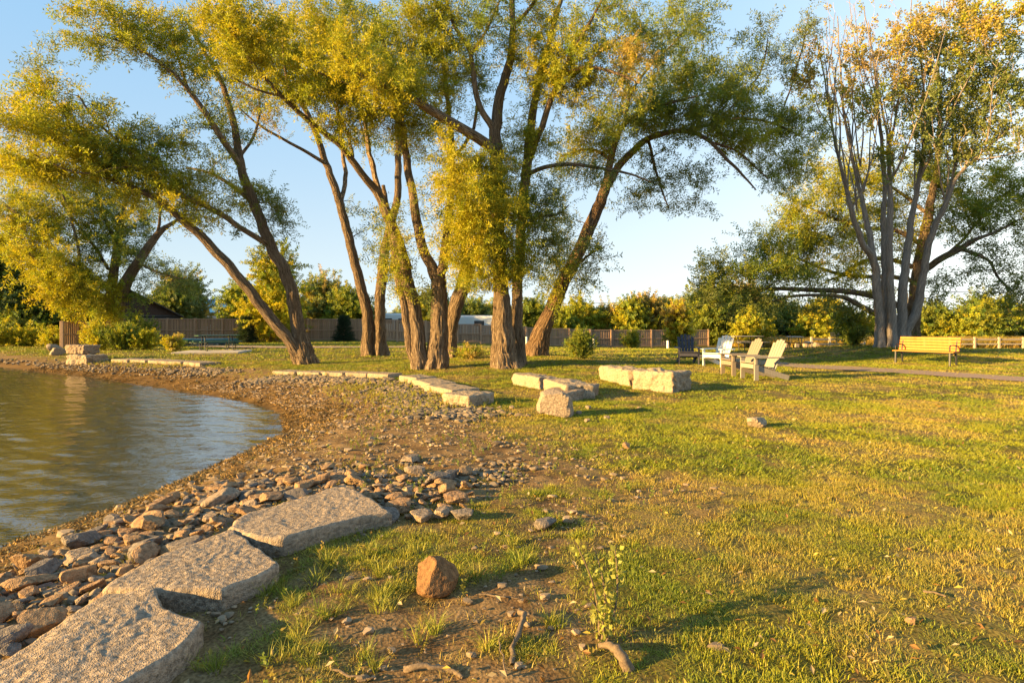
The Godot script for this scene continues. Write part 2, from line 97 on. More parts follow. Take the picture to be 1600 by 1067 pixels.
		[1, [[0,-0.1,-0.4,0.213], [-0.028,0.714,-0.4,0.171], [-0.016,2.94,-0.5,0.124], [-0.004,5.61,-0.6,0.105], [0.121,7.392,-0.7,0.073], [-0.01,9.703,-0.8,0.058], [-0.172,12.032,-0.9,0.033], [-0.393,14.524,-1,0.017]]],
		[1, [[-0.265,-0.124,0.3,0.249], [-0.195,0.72,0.2,0.187], [-0.25,2.882,0.2,0.14], [-0.304,4.579,0.2,0.13], [-0.25,5.865,0.2,0.12], [-0.304,7.152,0.2,0.087], [-0.277,8.657,0.2,0.071]]],
		[0, [[-0.277,8.575,0.2,0.059], [-0.837,10.179,0.5,0.041], [-1.321,12.107,0.7,0.033], [-1.788,14.191,0.8,0.016]]],
		[0, [[-0.277,8.575,0.2,0.059], [0.363,10.6,-0.2,0.042], [0.898,12.787,-0.4,0.034], [1.242,15.293,-0.6,0.017]]],
		[1, [[0.26,-0.106,0.1,0.251], [0.331,0.718,0,0.2], [0.442,2.457,0,0.178], [0.781,4.224,-0.2,0.143], [1.021,5.552,-0.3,0.123], [1.432,7.312,-0.4,0.081], [1.836,9.347,-0.6,0.065], [1.799,11.941,-0.7,0.041], [1.589,14.698,-0.8,0.024]]],
		[1, [[0.697,-0.092,-0.2,0.233], [0.753,0.716,-0.2,0.179], [1.198,1.69,-0.2,0.179], [1.429,3.323,-0.1,0.142], [1.656,4.803,0,0.131], [1.943,5.844,0.3,0.101], [2.297,7.072,0.5,0.07], [2.799,7.791,0.8,0.054], [3.686,8.656,1,0.038], [4.633,9.504,1.2,0.022]]],
		[0, [[1.656,4.803,0,0.089], [2.55,6.07,-0.5,0.072], [3.049,7.108,-0.7,0.052], [3.469,8.735,-0.9,0.043], [3.407,10.35,-1,0.035], [3.777,12.701,-1.1,0.026], [4.149,15.07,-1.2,0.018]]],
		[0, [[1.432,7.312,-0.4,0.052], [1.666,8.52,0.2,0.042], [2.108,10.004,0.6,0.033], [2.576,11.431,1,0.024], [3.062,13.171,1.2,0.016]]],
		[0, [[-2.107,5.802,0.5,0.048], [-1.852,6.699,0.9,0.033], [-1.653,7.932,1.2,0.024], [-1.605,9.427,1.4,0.016]]],
		[0, [[-3.008,9.027,0.7,0.024], [-3.767,9.845,1,0.02], [-4.351,11.076,1.2,0.016], [-4.535,11.993,1.2,0.009]]],
		[0, [[-1.58,9.988,-0.8,0.026], [-2.297,11.329,-0.6,0.021], [-2.497,12.696,-0.5,0.017], [-2.696,14.331,-0.4,0.01]]],
		[0, [[-1.58,9.988,-0.8,0.026], [-0.929,11.878,-1.2,0.022], [-0.72,13.671,-1.3,0.018], [-0.803,15.624,-1.4,0.011]]],
		[0, [[-0.01,9.703,-0.8,0.035], [-0.305,11.674,-1.4,0.026], [-0.614,14.172,-1.7,0.018], [-0.759,16.008,-1.8,0.011]]],
		[0, [[-3.387,10.991,0.8,0.02], [-3.003,12.425,0.6,0.017], [-2.809,14.096,0.5,0.01]]],
		[0, [[2.799,7.791,0.8,0.033], [3.276,7.74,1.4,0.023], [3.938,7.871,1.8,0.016]]],
		[0, [[1.836,9.347,-0.6,0.035], [2.831,11.214,-1,0.026], [3.279,13.619,-1.2,0.018], [3.213,15.71,-1.3,0.013]]],
		[0, [[-0.304,7.015,0.2,0.05], [-0.188,7.791,0.8,0.04], [0.049,8.98,1.2,0.032], [0.473,10.681,1.5,0.023], [0.959,12.897,1.7,0.016]]],
		[0, [[-1.8,5.742,0.4,0.036], [-1.896,6.824,0.294,0.03], [-2.118,7.916,0.189,0.02], [-2.416,9.018,0.083,0.01], [-2.581,10.13,-0.023,0.01]]],
		[0, [[-1.8,5.742,0.4,0.036], [-2.063,6.51,0.701,0.029], [-2.248,7.256,1.002,0.019], [-2.678,7.981,1.303,0.009], [-2.945,8.683,1.604,0.009]]],
		[0, [[-0.946,6.775,-0.5,0.037], [-0.641,8.123,-0.554,0.031], [-0.578,9.478,-0.608,0.02], [-0.079,10.838,-0.662,0.01], [0.138,12.205,-0.716,0.01]]],
		[0, [[-0.946,6.775,-0.5,0.043], [-1.289,7.694,-0.366,0.03], [-1.552,8.603,-0.232,0.02], [-1.935,9.502,-0.098,0.01], [-2.418,10.389,0.036,0.01]]],
		[0, [[0.121,6.824,-0.7,0.034], [-0.239,8.013,-0.392,0.03], [-0.777,9.17,-0.083,0.02], [-1.321,10.295,0.225,0.01], [-1.807,11.386,0.533,0.01]]],
		[0, [[0.121,6.824,-0.7,0.042], [0.112,8.091,-0.906,0.031], [0.193,9.379,-1.112,0.021], [0.161,10.688,-1.318,0.011], [0.203,12.018,-1.524,0.011]]],
		[0, [[-0.277,6.604,0.2,0.031], [-0.151,8.076,-0.136,0.03], [0.024,9.588,-0.472,0.02], [-0.04,11.139,-0.808,0.01], [0.089,12.729,-1.144,0.01]]],
		[0, [[-0.277,6.604,0.2,0.038], [0.001,7.507,0.015,0.03], [0.105,8.423,-0.17,0.02], [0.436,9.352,-0.356,0.01], [0.673,10.296,-0.541,0.01]]],
		[0, [[1.161,6.447,-0.3,0.045], [1.333,7.799,-0.538,0.031], [1.554,9.178,-0.776,0.021], [1.594,10.582,-1.014,0.01], [1.921,12.011,-1.252,0.011]]],
		[0, [[1.161,6.447,-0.3,0.035], [1.528,7.848,-0.525,0.031], [2.096,9.274,-0.751,0.021], [2.513,10.726,-0.976,0.01], [3.23,12.203,-1.201,0.01]]],
		[0, [[2.024,6.035,0.3,0.048], [1.59,6.898,0.609,0.029], [1.214,7.736,0.917,0.019], [0.822,8.549,1.226,0.009], [0.484,9.336,1.535,0.009]]],
		[0, [[2.024,6.035,0.3,0.05], [2.146,6.922,0.265,0.03], [2.219,7.811,0.231,0.02], [2.16,8.704,0.196,0.01], [2.264,9.598,0.162,0.01]]],
		[0, [[-2.331,6.507,0.6,0.031], [-2.086,7.672,0.28,0.03], [-1.7,8.868,-0.041,0.02], [-1.292,10.093,-0.361,0.01], [-0.799,11.349,-0.682,0.01]]],
		[0, [[-2.331,6.507,0.6,0.035], [-2.703,7.646,0.947,0.029], [-3.061,8.748,1.294,0.019], [-3.406,9.812,1.641,0.009], [-3.901,10.838,1.989,0.009]]],
		[0, [[-1.023,7.932,-0.6,0.032], [-0.832,9.225,-0.723,0.031], [-0.748,10.53,-0.847,0.021], [-0.609,11.849,-0.97,0.01], [-0.506,13.18,-1.093,0.01]]],
		[0, [[-1.023,7.932,-0.6,0.04], [-1.369,8.993,-0.322,0.03], [-1.644,10.027,-0.045,0.02], [-1.904,11.034,0.233,0.01], [-2.215,12.015,0.51,0.01]]],
		[0, [[0.104,9.132,-0.8,0.033], [-0.419,10.121,-0.45,0.03], [-0.877,11.077,-0.1,0.02], [-1.506,12.002,0.25,0.01], [-1.902,12.894,0.599,0.01]]],
		[0, [[0.104,9.132,-0.8,0.036], [-0.201,10.402,-0.627,0.031], [-0.599,11.653,-0.453,0.02], [-0.815,12.885,-0.28,0.01], [-1.187,14.098,-0.106,0.01]]],
		[0, [[1.648,8.466,-0.5,0.032], [1.413,9.568,-0.21,0.03], [1.205,10.64,0.08,0.02], [1.14,11.683,0.37,0.01], [0.811,12.697,0.66,0.01]]],
		[0, [[1.648,8.466,-0.5,0.033], [1.887,9.337,-0.52,0.031], [2.101,10.209,-0.54,0.02], [2.598,11.083,-0.559,0.01], [3.123,11.958,-0.579,0.01]]],
		[0, [[-0.25,7.973,0.2,0.035], [-0.361,9.383,0.367,0.029], [-0.234,10.771,0.534,0.019], [-0.273,12.139,0.702,0.01], [-0.196,13.485,0.869,0.01]]],
		[0, [[-0.25,7.973,0.2,0.044], [-0.135,9.118,-0.018,0.03], [-0.164,10.283,-0.236,0.02], [-0.212,11.469,-0.454,0.01], [-0.306,12.674,-0.672,0.01]]],
		[0, [[-2.741,7.822,0.7,0.029], [-2.939,8.757,0.801,0.029], [-2.999,9.684,0.902,0.019], [-3.126,10.603,1.003,0.01], [-3.164,11.512,1.104,0.01]]],
		[0, [[-2.741,7.822,0.7,0.043], [-2.523,9.442,0.394,0.029], [-2.566,11.104,0.088,0.02], [-2.532,12.805,-0.218,0.01], [-2.48,14.548,-0.524,0.01]]],
		[0, [[-1.386,8.814,-0.7,0.045], [-1.416,9.852,-0.787,0.031], [-1.682,10.898,-0.874,0.021], [-1.868,11.951,-0.961,0.01], [-2.092,13.011,-1.047,0.01]]],
		[0, [[-1.386,8.814,-0.7,0.043], [-1.118,9.837,-0.987,0.031], [-0.954,10.883,-1.274,0.021], [-0.79,11.95,-1.561,0.011], [-0.403,13.039,-1.847,0.011]]],
		[0, [[3.387,7.99,-0.8,0.037], [3.821,9.218,-1.13,0.031], [4.497,10.477,-1.46,0.021], [5.049,11.767,-1.79,0.011], [5.564,13.087,-2.121,0.011]]],
		[0, [[3.387,7.99,-0.8,0.043], [3.445,9.039,-1.083,0.031], [3.697,10.111,-1.367,0.021], [3.802,11.206,-1.65,0.011], [3.772,12.322,-1.934,0.011]]],
		[0, [[3.192,8.159,0.9,0.029], [3.16,9.117,1.158,0.028], [3.002,10.05,1.417,0.019], [2.907,10.96,1.675,0.009], [2.932,11.845,1.933,0.009]]],
		[0, [[3.192,8.159,0.9,0.032], [3.562,9.357,0.672,0.029], [4.104,10.577,0.443,0.02], [4.688,11.819,0.215,0.01], [5.411,13.084,-0.013,0.01]]],
		[0, [[-3.062,9.429,0.7,0.042], [-3.326,10.316,0.958,0.029], [-3.573,11.18,1.216,0.019], [-3.833,12.022,1.475,0.009], [-4.065,12.841,1.733,0.009]]],
		[0, [[-3.062,9.429,0.7,0.037], [-2.941,10.542,0.699,0.029], [-2.879,11.656,0.698,0.019], [-2.59,12.77,0.697,0.01], [-2.425,13.884,0.695,0.01]]],
		[0, [[1.666,10.197,-0.6,0.038], [1.694,10.953,-0.371,0.03], [1.698,11.692,-0.141,0.02], [1.722,12.416,0.088,0.01], [1.86,13.123,0.317,0.01]]],
		[0, [[1.666,10.197,-0.6,0.039], [1.546,11.358,-0.324,0.03], [1.55,12.489,-0.049,0.02], [1.686,13.592,0.227,0.01], [1.675,14.665,0.503,0.01]]]],
	"masses": [[0.386,13.417,0,0.718,0.828,0.5,4], [1.666,14.16,-0.6,0.849,0.849,0.8,4], [1.797,12.506,-0.4,0.898,0.786,0.8,3], [3.119,13.804,-1,0.979,0.979,0.9,3], [3.407,14.956,-1,0.979,0.691,0.7,4], [2.915,12.021,0.6,0.915,0.861,1,3], [3.105,13.281,1,0.899,0.899,0.9,4], [3.898,13.81,1,0.951,0.687,1,0], [4.162,12.224,1,0.793,0.899,0.9,3], [3.812,10.858,0.8,0.907,0.747,0.9,3], [3.365,11.329,-0.6,1.019,0.793,1.1,3], [1.491,10.794,0,0.939,0.718,0.9,3], [0.386,11.07,0,0.663,0.663,0.6,4], [2.799,9.913,-0.6,1.132,0.679,1.2,3], [3.084,9.541,0.4,0.977,0.597,1,3], [0.494,9.466,0.6,0.699,0.646,0.7,3], [1.611,8.52,0.2,0.931,0.547,1,3], [4.24,10.29,1.2,0.629,0.629,0.7,3], [3.633,9.052,1,0.793,0.529,0.6,3], [-1.323,13.128,-0.8,0.4,0.514,0.4,4], [-0.623,12.653,-1,0.461,0.691,0.5,4], [0.04,12.696,-0.5,0.507,0.846,0.5,4], [-1.323,11.558,-0.8,0.457,0.457,0.5,4], [-1.292,10.541,-0.4,0.618,0.505,0.5,0], [-4.35,11.384,1.1,0.579,0.579,0.5,4], [-3.899,12.224,1,0.317,0.476,0.3,4], [-4.718,10.814,1.2,0.419,0.367,0.5,4], [-3.272,10.542,0.6,0.43,0.377,0.4,4], [-1.321,10.15,0.9,0.478,0.637,0.6,3], [-0.384,8.357,0.7,0.482,0.482,0.5,0], [2.813,8.184,0.4,0.814,0.434,0.6,3], [-0.851,7.852,0.6,0.323,0.43,0.4,3], [-2.533,13.384,-0.2,1.114,1.114,0.06,4], [-1.038,14.27,-0.8,1.142,1.142,0.08,4], [-3.541,10.542,0.6,0.915,1.076,0.1,4], [-1.573,10.962,-0.4,1.123,1.404,0.1,4], [-0.169,13.489,-0.4,1.123,1.404,0.15,4], [0.808,11.992,-0.2,1.114,1.392,0.2,4], [3.105,8.26,1,1.057,0.529,0.5,3], [3.961,8.355,1.5,0.517,0.517,0.5,3]]},
	{"name": "willow_tree", "label": "sprawling dark-trunked willow behind the pale trunk clump, low branches reaching left", "at": Vector2(20.382, -27.5), "leaf": "willow", "bark": "brown",
	"limbs": [[1, [[-0.065,0.037,0,0.336], [-0.065,1.331,0,0.285], [0.097,3.563,0,0.246], [0.388,5.278,0,0.22], [0.679,6.798,0,0.194], [0.938,8.093,0,0.155], [1.229,9.904,0,0.116], [1.294,12.169,0,0.078], [1.132,14.434,0,0.039]]],
		[0, [[0,2.14,0,0.193], [-1.394,2.247,0.6,0.175], [-2.799,2.669,1,0.159], [-4.568,2.851,1.6,0.129], [-6.222,2.886,2,0.115], [-8.059,2.913,2.5,0.088], [-9.487,2.88,3,0.061], [-10.742,2.996,3.4,0.036]]],
		[0, [[0,1.493,0,0.138], [-2.3,1.64,1,0.133], [-3.995,2.203,1.8,0.116], [-5.054,2.546,2.2,0.101], [-6.468,2.614,2.6,0.075], [-7.887,2.516,2.8,0.062], [-8.853,2.188,3,0.037]]],
		[0, [[0.097,3.434,0,0.124], [-1.294,3.693,0,0.11], [-2.75,3.693,0,0.096], [-4.206,3.919,0,0.083], [-5.824,4.566,0,0.055], [-7.118,5.051,0,0.027]]],
		[0, [[0.194,4.081,0,0.11], [-0.878,4.638,-0.6,0.112], [-1.941,4.585,-1,0.1], [-2.947,3.915,-1,0.071], [-3.953,3.513,-1,0.043]]],
		[0, [[0.388,5.278,0,0.124], [-0.971,6.022,0,0.11], [-2.588,6.184,0,0.083], [-4.206,6.669,0,0.055], [-5.662,7.316,0,0.041]]],
		[0, [[0.129,3.757,0,0.165], [0.424,4.188,0.5,0.162], [0.662,4.54,1,0.159], [1.112,4.889,1.4,0.144], [1.538,5.287,1.8,0.103], [2.208,5.556,2,0.064], [3.318,6.126,2,0.038]]],
		[0, [[1.112,4.889,1.4,0.091], [1.689,4.562,1.8,0.077], [2.058,4.176,2,0.064], [2.298,3.379,2.2,0.051], [2.946,2.654,2.4,0.025]]],
		[0, [[0.662,4.54,1,0.08], [2.588,5.698,0,0.069], [4.412,7.448,-0.6,0.056], [6.106,8.542,-1,0.043]]],
		[0, [[0.679,6.798,0,0.096], [0.114,7.779,-0.6,0.084], [-0.6,8.542,-1,0.071], [-1.941,9.213,-1,0.043]]]],
	"masses": [[-10.742,3.307,3.4,1.021,0.68,0.8,2], [-11.666,3.009,3.6,0.731,0.619,0.6,3], [-9.34,3.504,2.8,1.046,0.756,0.9,2], [-7.98,3.687,2.4,1.181,0.709,1,2], [-7.912,4.758,1,1.06,0.686,0.8,2], [-6.147,5.051,0,1.165,0.776,0.9,2], [-5.508,4.336,0.6,1.139,0.76,0.9,1], [-5.824,6.184,0,1.165,0.776,0.8,1], [-4.853,6.993,0,1.165,0.841,0.9,1], [-4.206,5.537,0,1.165,0.841,0.8,2], [-3.559,7.64,0,1.1,0.841,0.8,1], [-4.122,3.721,0.4,0.956,0.638,0.7,1], [-2.912,6.345,0,0.971,0.841,0.8,3], [-2.912,4.728,0,0.971,0.712,0.6,1], [-6.614,2.057,2.6,0.879,0.41,0.4,3], [-5.202,2.07,2.2,0.774,0.417,0.4,3], [-8.079,2.35,2.6,0.879,0.41,0.5,3], [-9.485,2.399,2.8,0.872,0.407,0.6,3], [-1.941,8.877,-1,1.006,0.805,0.8,1], [-0.6,8.207,-1,0.872,0.872,0.7,1], [-0.688,5.435,-0.4,0.591,0.788,0.6,1], [0.071,7.201,-1,0.671,0.872,0.6,1], [1.298,6.272,0.4,0.956,0.765,0.9,2], [2.573,6.59,0.4,1.084,0.765,1,2], [4.742,7.448,-0.6,1.124,0.86,1,2], [6.106,8.542,-1,1.006,0.939,0.9,2], [2.594,8.061,-0.4,1.116,0.853,0.9,2], [4.588,8.99,-0.8,1.199,0.799,0.8,1], [3.318,5.976,2,0.84,0.66,0.9,2], [2.418,4.776,2,0.84,0.6,0.6,3], [-6.471,6.993,0,0.971,0.776,0.5,1], [-3.912,8.744,-0.5,1.12,0.856,0.7,1], [-2.612,9.883,-1,1.006,0.805,0.5,1], [-5.119,8.061,-0.4,0.985,0.722,0.5,1], [-8.224,5.225,1,0.935,0.624,0.5,2], [-11.159,3.918,3,0.865,0.576,0.6,3], [-0.935,6.865,-1,0.671,0.872,0.6,1], [0.114,5.465,-0.6,0.463,0.793,0.5,0], [2.946,3.54,2.4,0.65,0.768,0.6,3], [2.239,3.26,2.2,0.595,0.595,0.5,3], [3.094,2.359,2.4,0.472,0.532,0.5,3], [0.498,3.477,1.4,0.676,0.553,0.45,3], [0.039,2.72,1.2,0.557,0.619,0.4,3], [1.387,4.199,1.8,0.484,0.423,0.4,3], [0.474,8.989,-0.2,0.978,0.847,0.8,2], [1.294,8.934,0,0.971,0.712,0.8,2], [-1.869,2.753,0.6,0.633,0.633,0.4,0], [-3.984,3.339,1.2,0.743,0.495,0.5,1]]},
]

# ---------------------------------------------------------------- geometry collector
class Geo:
	var v := PackedVector3Array()
	var n := PackedVector3Array()
	var uv := PackedVector2Array()
	var c := PackedColorArray()
	var idx := PackedInt32Array()
	func tri(a: Vector3, b: Vector3, d: Vector3, out: Vector3) -> void:
		var k := v.size()
		var nn := (b - a).cross(d - a)
		if nn.dot(out) > 0.0:
			var t := b
			b = d
			d = t
			nn = -nn
		nn = -nn.normalized()
		for p in [a, b, d]:
			v.append(p)
			n.append(nn)
			uv.append(Vector2(p.x + p.z, p.y))
		idx.append_array(PackedInt32Array([k, k + 1, k + 2]))
	func quad(a: Vector3, b: Vector3, d: Vector3, e: Vector3, out: Vector3) -> void:
		tri(a, b, d, out)
		tri(a, d, e, out)
	func box(t: Transform3D, s: Vector3, ch := 0.0) -> void:
		var h := s * 0.5
		var px := func(x, y, z): return t * Vector3(x * h.x, y * (h.y - ch), z * (h.z - ch))
		var py := func(x, y, z): return t * Vector3(x * (h.x - ch), y * h.y, z * (h.z - ch))
		var pz := func(x, y, z): return t * Vector3(x * (h.x - ch), y * (h.y - ch), z * h.z)
		for q in [-1.0, 1.0]:
			quad(px.call(q, -1, -1), px.call(q, 1, -1), px.call(q, 1, 1), px.call(q, -1, 1), t.basis * Vector3(q, 0, 0))
			quad(py.call(-1, q, -1), py.call(1, q, -1), py.call(1, q, 1), py.call(-1, q, 1), t.basis * Vector3(0, q, 0))
			quad(pz.call(-1, -1, q), pz.call(1, -1, q), pz.call(1, 1, q), pz.call(-1, 1, q), t.basis * Vector3(0, 0, q))
		if ch <= 0.0:
			return
		for a in [-1.0, 1.0]:
			for b in [-1.0, 1.0]:
				quad(px.call(a, b, -1), px.call(a, b, 1), py.call(a, b, 1), py.call(a, b, -1), t.basis * Vector3(a, b, 0))
				quad(px.call(a, -1, b), px.call(a, 1, b), pz.call(a, 1, b), pz.call(a, -1, b), t.basis * Vector3(a, 0, b))
				quad(py.call(-1, a, b), py.call(1, a, b), pz.call(1, a, b), pz.call(-1, a, b), t.basis * Vector3(0, a, b))
				for d in [-1.0, 1.0]:
					tri(px.call(a, b, d), py.call(a, b, d), pz.call(a, b, d), t.basis * Vector3(a, b, d))
	# a bar from a to b, w wide and h high (h along up)
	func bar(a: Vector3, b: Vector3, w: float, h: float, up := Vector3.UP, ch := 0.006) -> void:
		var z := (b - a).normalized()
		var x := up.cross(z).normalized()
		var y := z.cross(x)
		box(Transform3D(Basis(x, y, z), (a + b) * 0.5), Vector3(w, h, a.distance_to(b)), ch)
	# smooth tube; bumps(angle, along, radius) may return a radius factor
	func tube(p: PackedVector3Array, r: PackedFloat32Array, sides := 8, cap := true, bumps = null) -> void:
		var start := v.size()
		var dir := (p[1] - p[0]).normalized()
		var x := dir.cross(Vector3(0.3, 0.1, 1).normalized()).normalized()
		var along := 0.0
		var reps := maxf(1.0, roundf(TAU * r[0] / 0.42))
		for i in p.size():
			var d := (p[mini(i + 1, p.size() - 1)] - p[maxi(i - 1, 0)]).normalized()
			x = (x - d * x.dot(d)).normalized()
			var y := d.cross(x)
			if i > 0:
				along += p[i].distance_to(p[i - 1])
			for k in sides + 1:
				var a := TAU * k / sides
				var o := x * cos(a) + y * sin(a)
				var rr := r[i]
				if bumps != null:
					rr *= bumps.call(TAU * (k % sides) / sides, along, r[i], p[i])
				v.append(p[i] + o * rr)
				n.append(o)
				uv.append(Vector2(reps * k / sides, along / 0.9))
		var row := sides + 1
		for i in p.size() - 1:
			for k in sides:
				var a := start + i * row + k
				idx.append_array(PackedInt32Array([a, a + row, a + 1, a + 1, a + row, a + row + 1]))
		if cap:
			var e := v.size()
			var last := p.size() - 1
			v.append(p[last] + (p[last] - p[last - 1]).normalized() * r[last] * 0.4)
			n.append((p[last] - p[last - 1]).normalized())
			uv.append(Vector2(0.5, along / 0.9))
			for k in sides:
				idx.append_array(PackedInt32Array([start + last * row + k, e, start + last * row + k + 1]))
		if bumps != null:
			smooth(start, row, p.size())
	# normals from the faces, with the tube's seam joined
	func smooth(start: int, row := 0, rows := 0) -> void:
		for i in range(start, n.size()):
			n[i] = Vector3.ZERO
		for t in range(0, idx.size(), 3):
			if idx[t] < start:
				continue
			var a := v[idx[t]]
			var f := -(v[idx[t + 1]] - a).cross(v[idx[t + 2]] - a)
			for q in 3:
				n[idx[t + q]] += f
		for i in rows:
			var s := n[start + i * row] + n[start + i * row + row - 1]
			n[start + i * row] = s
			n[start + i * row + row - 1] = s
		for i in range(start, n.size()):
			n[i] = n[i].normalized()
	func mesh() -> ArrayMesh:
		var arr := []
		arr.resize(Mesh.ARRAY_MAX)
		arr[Mesh.ARRAY_VERTEX] = v
		arr[Mesh.ARRAY_NORMAL] = n
		if uv.size() == v.size():
			arr[Mesh.ARRAY_TEX_UV] = uv
		if c.size() == v.size() and c.size() > 0:
			arr[Mesh.ARRAY_COLOR] = c
		arr[Mesh.ARRAY_INDEX] = idx
		var m := ArrayMesh.new()
		m.add_surface_from_arrays(Mesh.PRIMITIVE_TRIANGLES, arr)
		return m

# ---------------------------------------------------------------- naming and tagging
func numbered(called: String) -> String:
	var k: int = names.get(called, 0)
	names[called] = k + 1
	return called if k == 0 else "%s_%03d" % [called, k]

func thing(called: String, label: String, category: String, at := Vector3.ZERO, turn := 0.0, group := "") -> Node3D:
	var o := Node3D.new()
	o.name = numbered(called)
	add_child(o)
	o.position = at
	o.rotation.y = turn
	tag(o, label, category, group)
	return o

func tag(o: Node, label: String, category: String, group := "", kind := "") -> void:
	if label:
		o.set_meta("label", label)
	if category:
		o.set_meta("category", category)
	if group:
		o.set_meta("group", group)
	if kind:
		o.set_meta("kind", kind)

func part(called: String, mesh: Mesh, mat: Material, parent: Node, at := Transform3D()) -> MeshInstance3D:
	var o := MeshInstance3D.new()
	o.mesh = mesh
	o.material_override = mat
	o.name = called if parent != self else numbered(called)
	o.transform = at
	parent.add_child(o, true)
	return o

func struct(called: String, mesh: Mesh, mat: Material) -> MeshInstance3D:
	var o := part(called, mesh, mat, self)
	o.set_meta("kind", "structure")
	return o

func copies(called: String, mesh: Mesh, mat: Material, parent: Node, xf: Array, cols: Array) -> MultiMeshInstance3D:
	var mm := MultiMesh.new()
	mm.transform_format = MultiMesh.TRANSFORM_3D
	mm.use_colors = true
	mm.mesh = mesh
	mm.instance_count = xf.size()
	for i in xf.size():
		mm.set_instance_transform(i, xf[i])
		mm.set_instance_color(i, cols[i])
	var o := MultiMeshInstance3D.new()
	o.multimesh = mm
	o.material_override = mat
	o.name = called if parent != self else numbered(called)
	o.set_meta("kind", "stuff")
	parent.add_child(o, true)
	return o

# ---------------------------------------------------------------- terrain
func shore_distance(x: float, d: float) -> float:
	var best := 1e12
	var inside := false
	var m := shore.size()
	for i in m + 1:
		var a := shore[i] if i < m else Vector2(-180, -40)
		var b := shore[i + 1] if i + 1 < m else (Vector2(-180, -40) if i + 1 == m else shore[0])
		if i < m - 1:
			var e := b - a
			var t := clampf(((x - a.x) * e.x + (d - a.y) * e.y) / e.length_squared(), 0.0, 1.0)
			var qx := x - a.x - t * e.x
			var qy := d - a.y - t * e.y
			best = minf(best, qx * qx + qy * qy)
		if (a.y > d) != (b.y > d) and x < (b.x - a.x) * (d - a.y) / (b.y - a.y) + a.x:
			inside = not inside
	return -sqrt(best) if inside else sqrt(best)

func height_from(x: float, d: float, s: float) -> float:
	if s < 0.0:
		return maxf(-0.45 + s * 0.22, -1.6)
	var h := -0.45 * exp(-s / 1.15)
	h -= (0.06 + 0.94 * smoothstep(-16, 12, x)) * smoothstep(25, 58, d)
	h += 0.24 * exp(-((x - 0.6) * (x - 0.6) + (d - 20) * (d - 20)) / 18.0)
	h += 0.47 * exp(-((x - 16.8) * (x - 16.8) + (d - 24) * (d - 24)) / 22.0)
	return h

func height(x: float, z: float) -> float:
	return height_from(x, -z, shore_distance(x, -z))

func on(x: float, z: float) -> Vector3:
	return Vector3(x, height(x, z), z)

func edge_at(d: float) -> float:
	for i in lawn_edge.size() - 1:
		if d < lawn_edge[i + 1].x:
			return lerpf(lawn_edge[i].y, lawn_edge[i + 1].y, clampf((d - lawn_edge[i].x) / (lawn_edge[i + 1].x - lawn_edge[i].x), 0, 1))
	return -500.0

# how much of the ground is grass, 0 to 1
func grass_at(x: float, d: float, s: float) -> float:
	var wide := clampf(d / 6.0, 0.6, 2.5)
	var g := smoothstep(-0.9, 0.8, (x - edge_at(d)) / wide + 1.1 * noise_a.get_noise_2d(x, d) + 0.7 * noise_b.get_noise_2d(x, d))
	if d < 5.5 and x > -1.9:
		g = maxf(g, 0.75 * smoothstep(0.0, 0.38, noise_b.get_noise_2d(x + 40.0, d)))
		g = maxf(g, 0.8 * smoothstep(0.85, 0.35, Vector2((x + 0.75) / 1.3, d - 3.75).length()))
	g *= 1.0 - 0.5 * smoothstep(0.16, 0.42, noise_b.get_noise_2d(x * 0.55 + 20.0, d * 0.55 + 11.0)) * smoothstep(14.0, 9.0, d)
	return g * smoothstep(0.8, 2.0, s)

func dry_at(x: float, d: float) -> float:
	var p := smoothstep(-0.08, 0.35, noise_a.get_noise_2d(x * 1.3 + 90.0, d * 1.3)) * 0.75
	p = maxf(p, smoothstep(1.6, 0.3, Vector2((x - 2.1) / 1.1, (d - 2.9) / 0.9).length()) * (0.6 + 0.9 * noise_b.get_noise_2d(x, d + 30.0)))
	p = maxf(p, smoothstep(1.5, 0.3, Vector2((x - 5.6) / 2.6, (d - 8.2) / 0.7).length()) * (0.6 + noise_b.get_noise_2d(x, d + 30.0)))
	return clampf(p, 0.0, 1.0)

func ground_color(x: float, d: float, s: float, g: float) -> Color:
	var n1 := noise_b.get_noise_2d(x * 2.0, d * 2.0)
	var n2 := noise_c.get_noise_2d(x, d)
	var soil := Color(0.21, 0.12, 0.052).lerp(Color(0.36, 0.235, 0.11), clampf(0.5 + n1 + 0.5 * n2, 0, 1))
	var sand := Color(0.46, 0.29, 0.135).lerp(Color(0.29, 0.17, 0.07), clampf(0.4 + n1 * 1.2 + 0.6 * n2, 0, 1))
	var wrack := Color(0.13, 0.075, 0.028).lerp(Color(0.26, 0.15, 0.05), clampf(0.5 + 1.4 * n2, 0, 1))
	var base := soil.lerp(sand, smoothstep(7.5, 10.5, d))
	base = base.lerp(wrack, smoothstep(1.5, 0.5, s + 0.9 * n1))
	if s < 0.12:
		base = base.lerp(Color(0.05, 0.04, 0.02), smoothstep(0.12, -0.2, s))
	var lawn := Color(0.14, 0.13, 0.02).lerp(Color(0.21, 0.175, 0.028), clampf(0.5 + n1 + 0.6 * n2, 0, 1))
	lawn = lawn.lerp(Color(0.36, 0.245, 0.09), dry_at(x, d))
	return base.lerp(lawn, g)

func spaced(from: float, to: float, lo: float, hi: float, fine: float, ratio: float) -> PackedFloat32Array:
	var up := PackedFloat32Array()
	var x := lo
	while x < hi:
		up.append(x)
		x += fine
	var step := fine
	while x < to:
		up.append(x)
		step *= ratio
		x += step
	up.append(to)
	var down := PackedFloat32Array()
	x = lo
	step = fine
	while true:
		step *= ratio * 1.01
		x -= step
		if x <= from:
			break
		down.append(x)
	down.append(from)
	down.reverse()
	down.append_array(up)
	return down

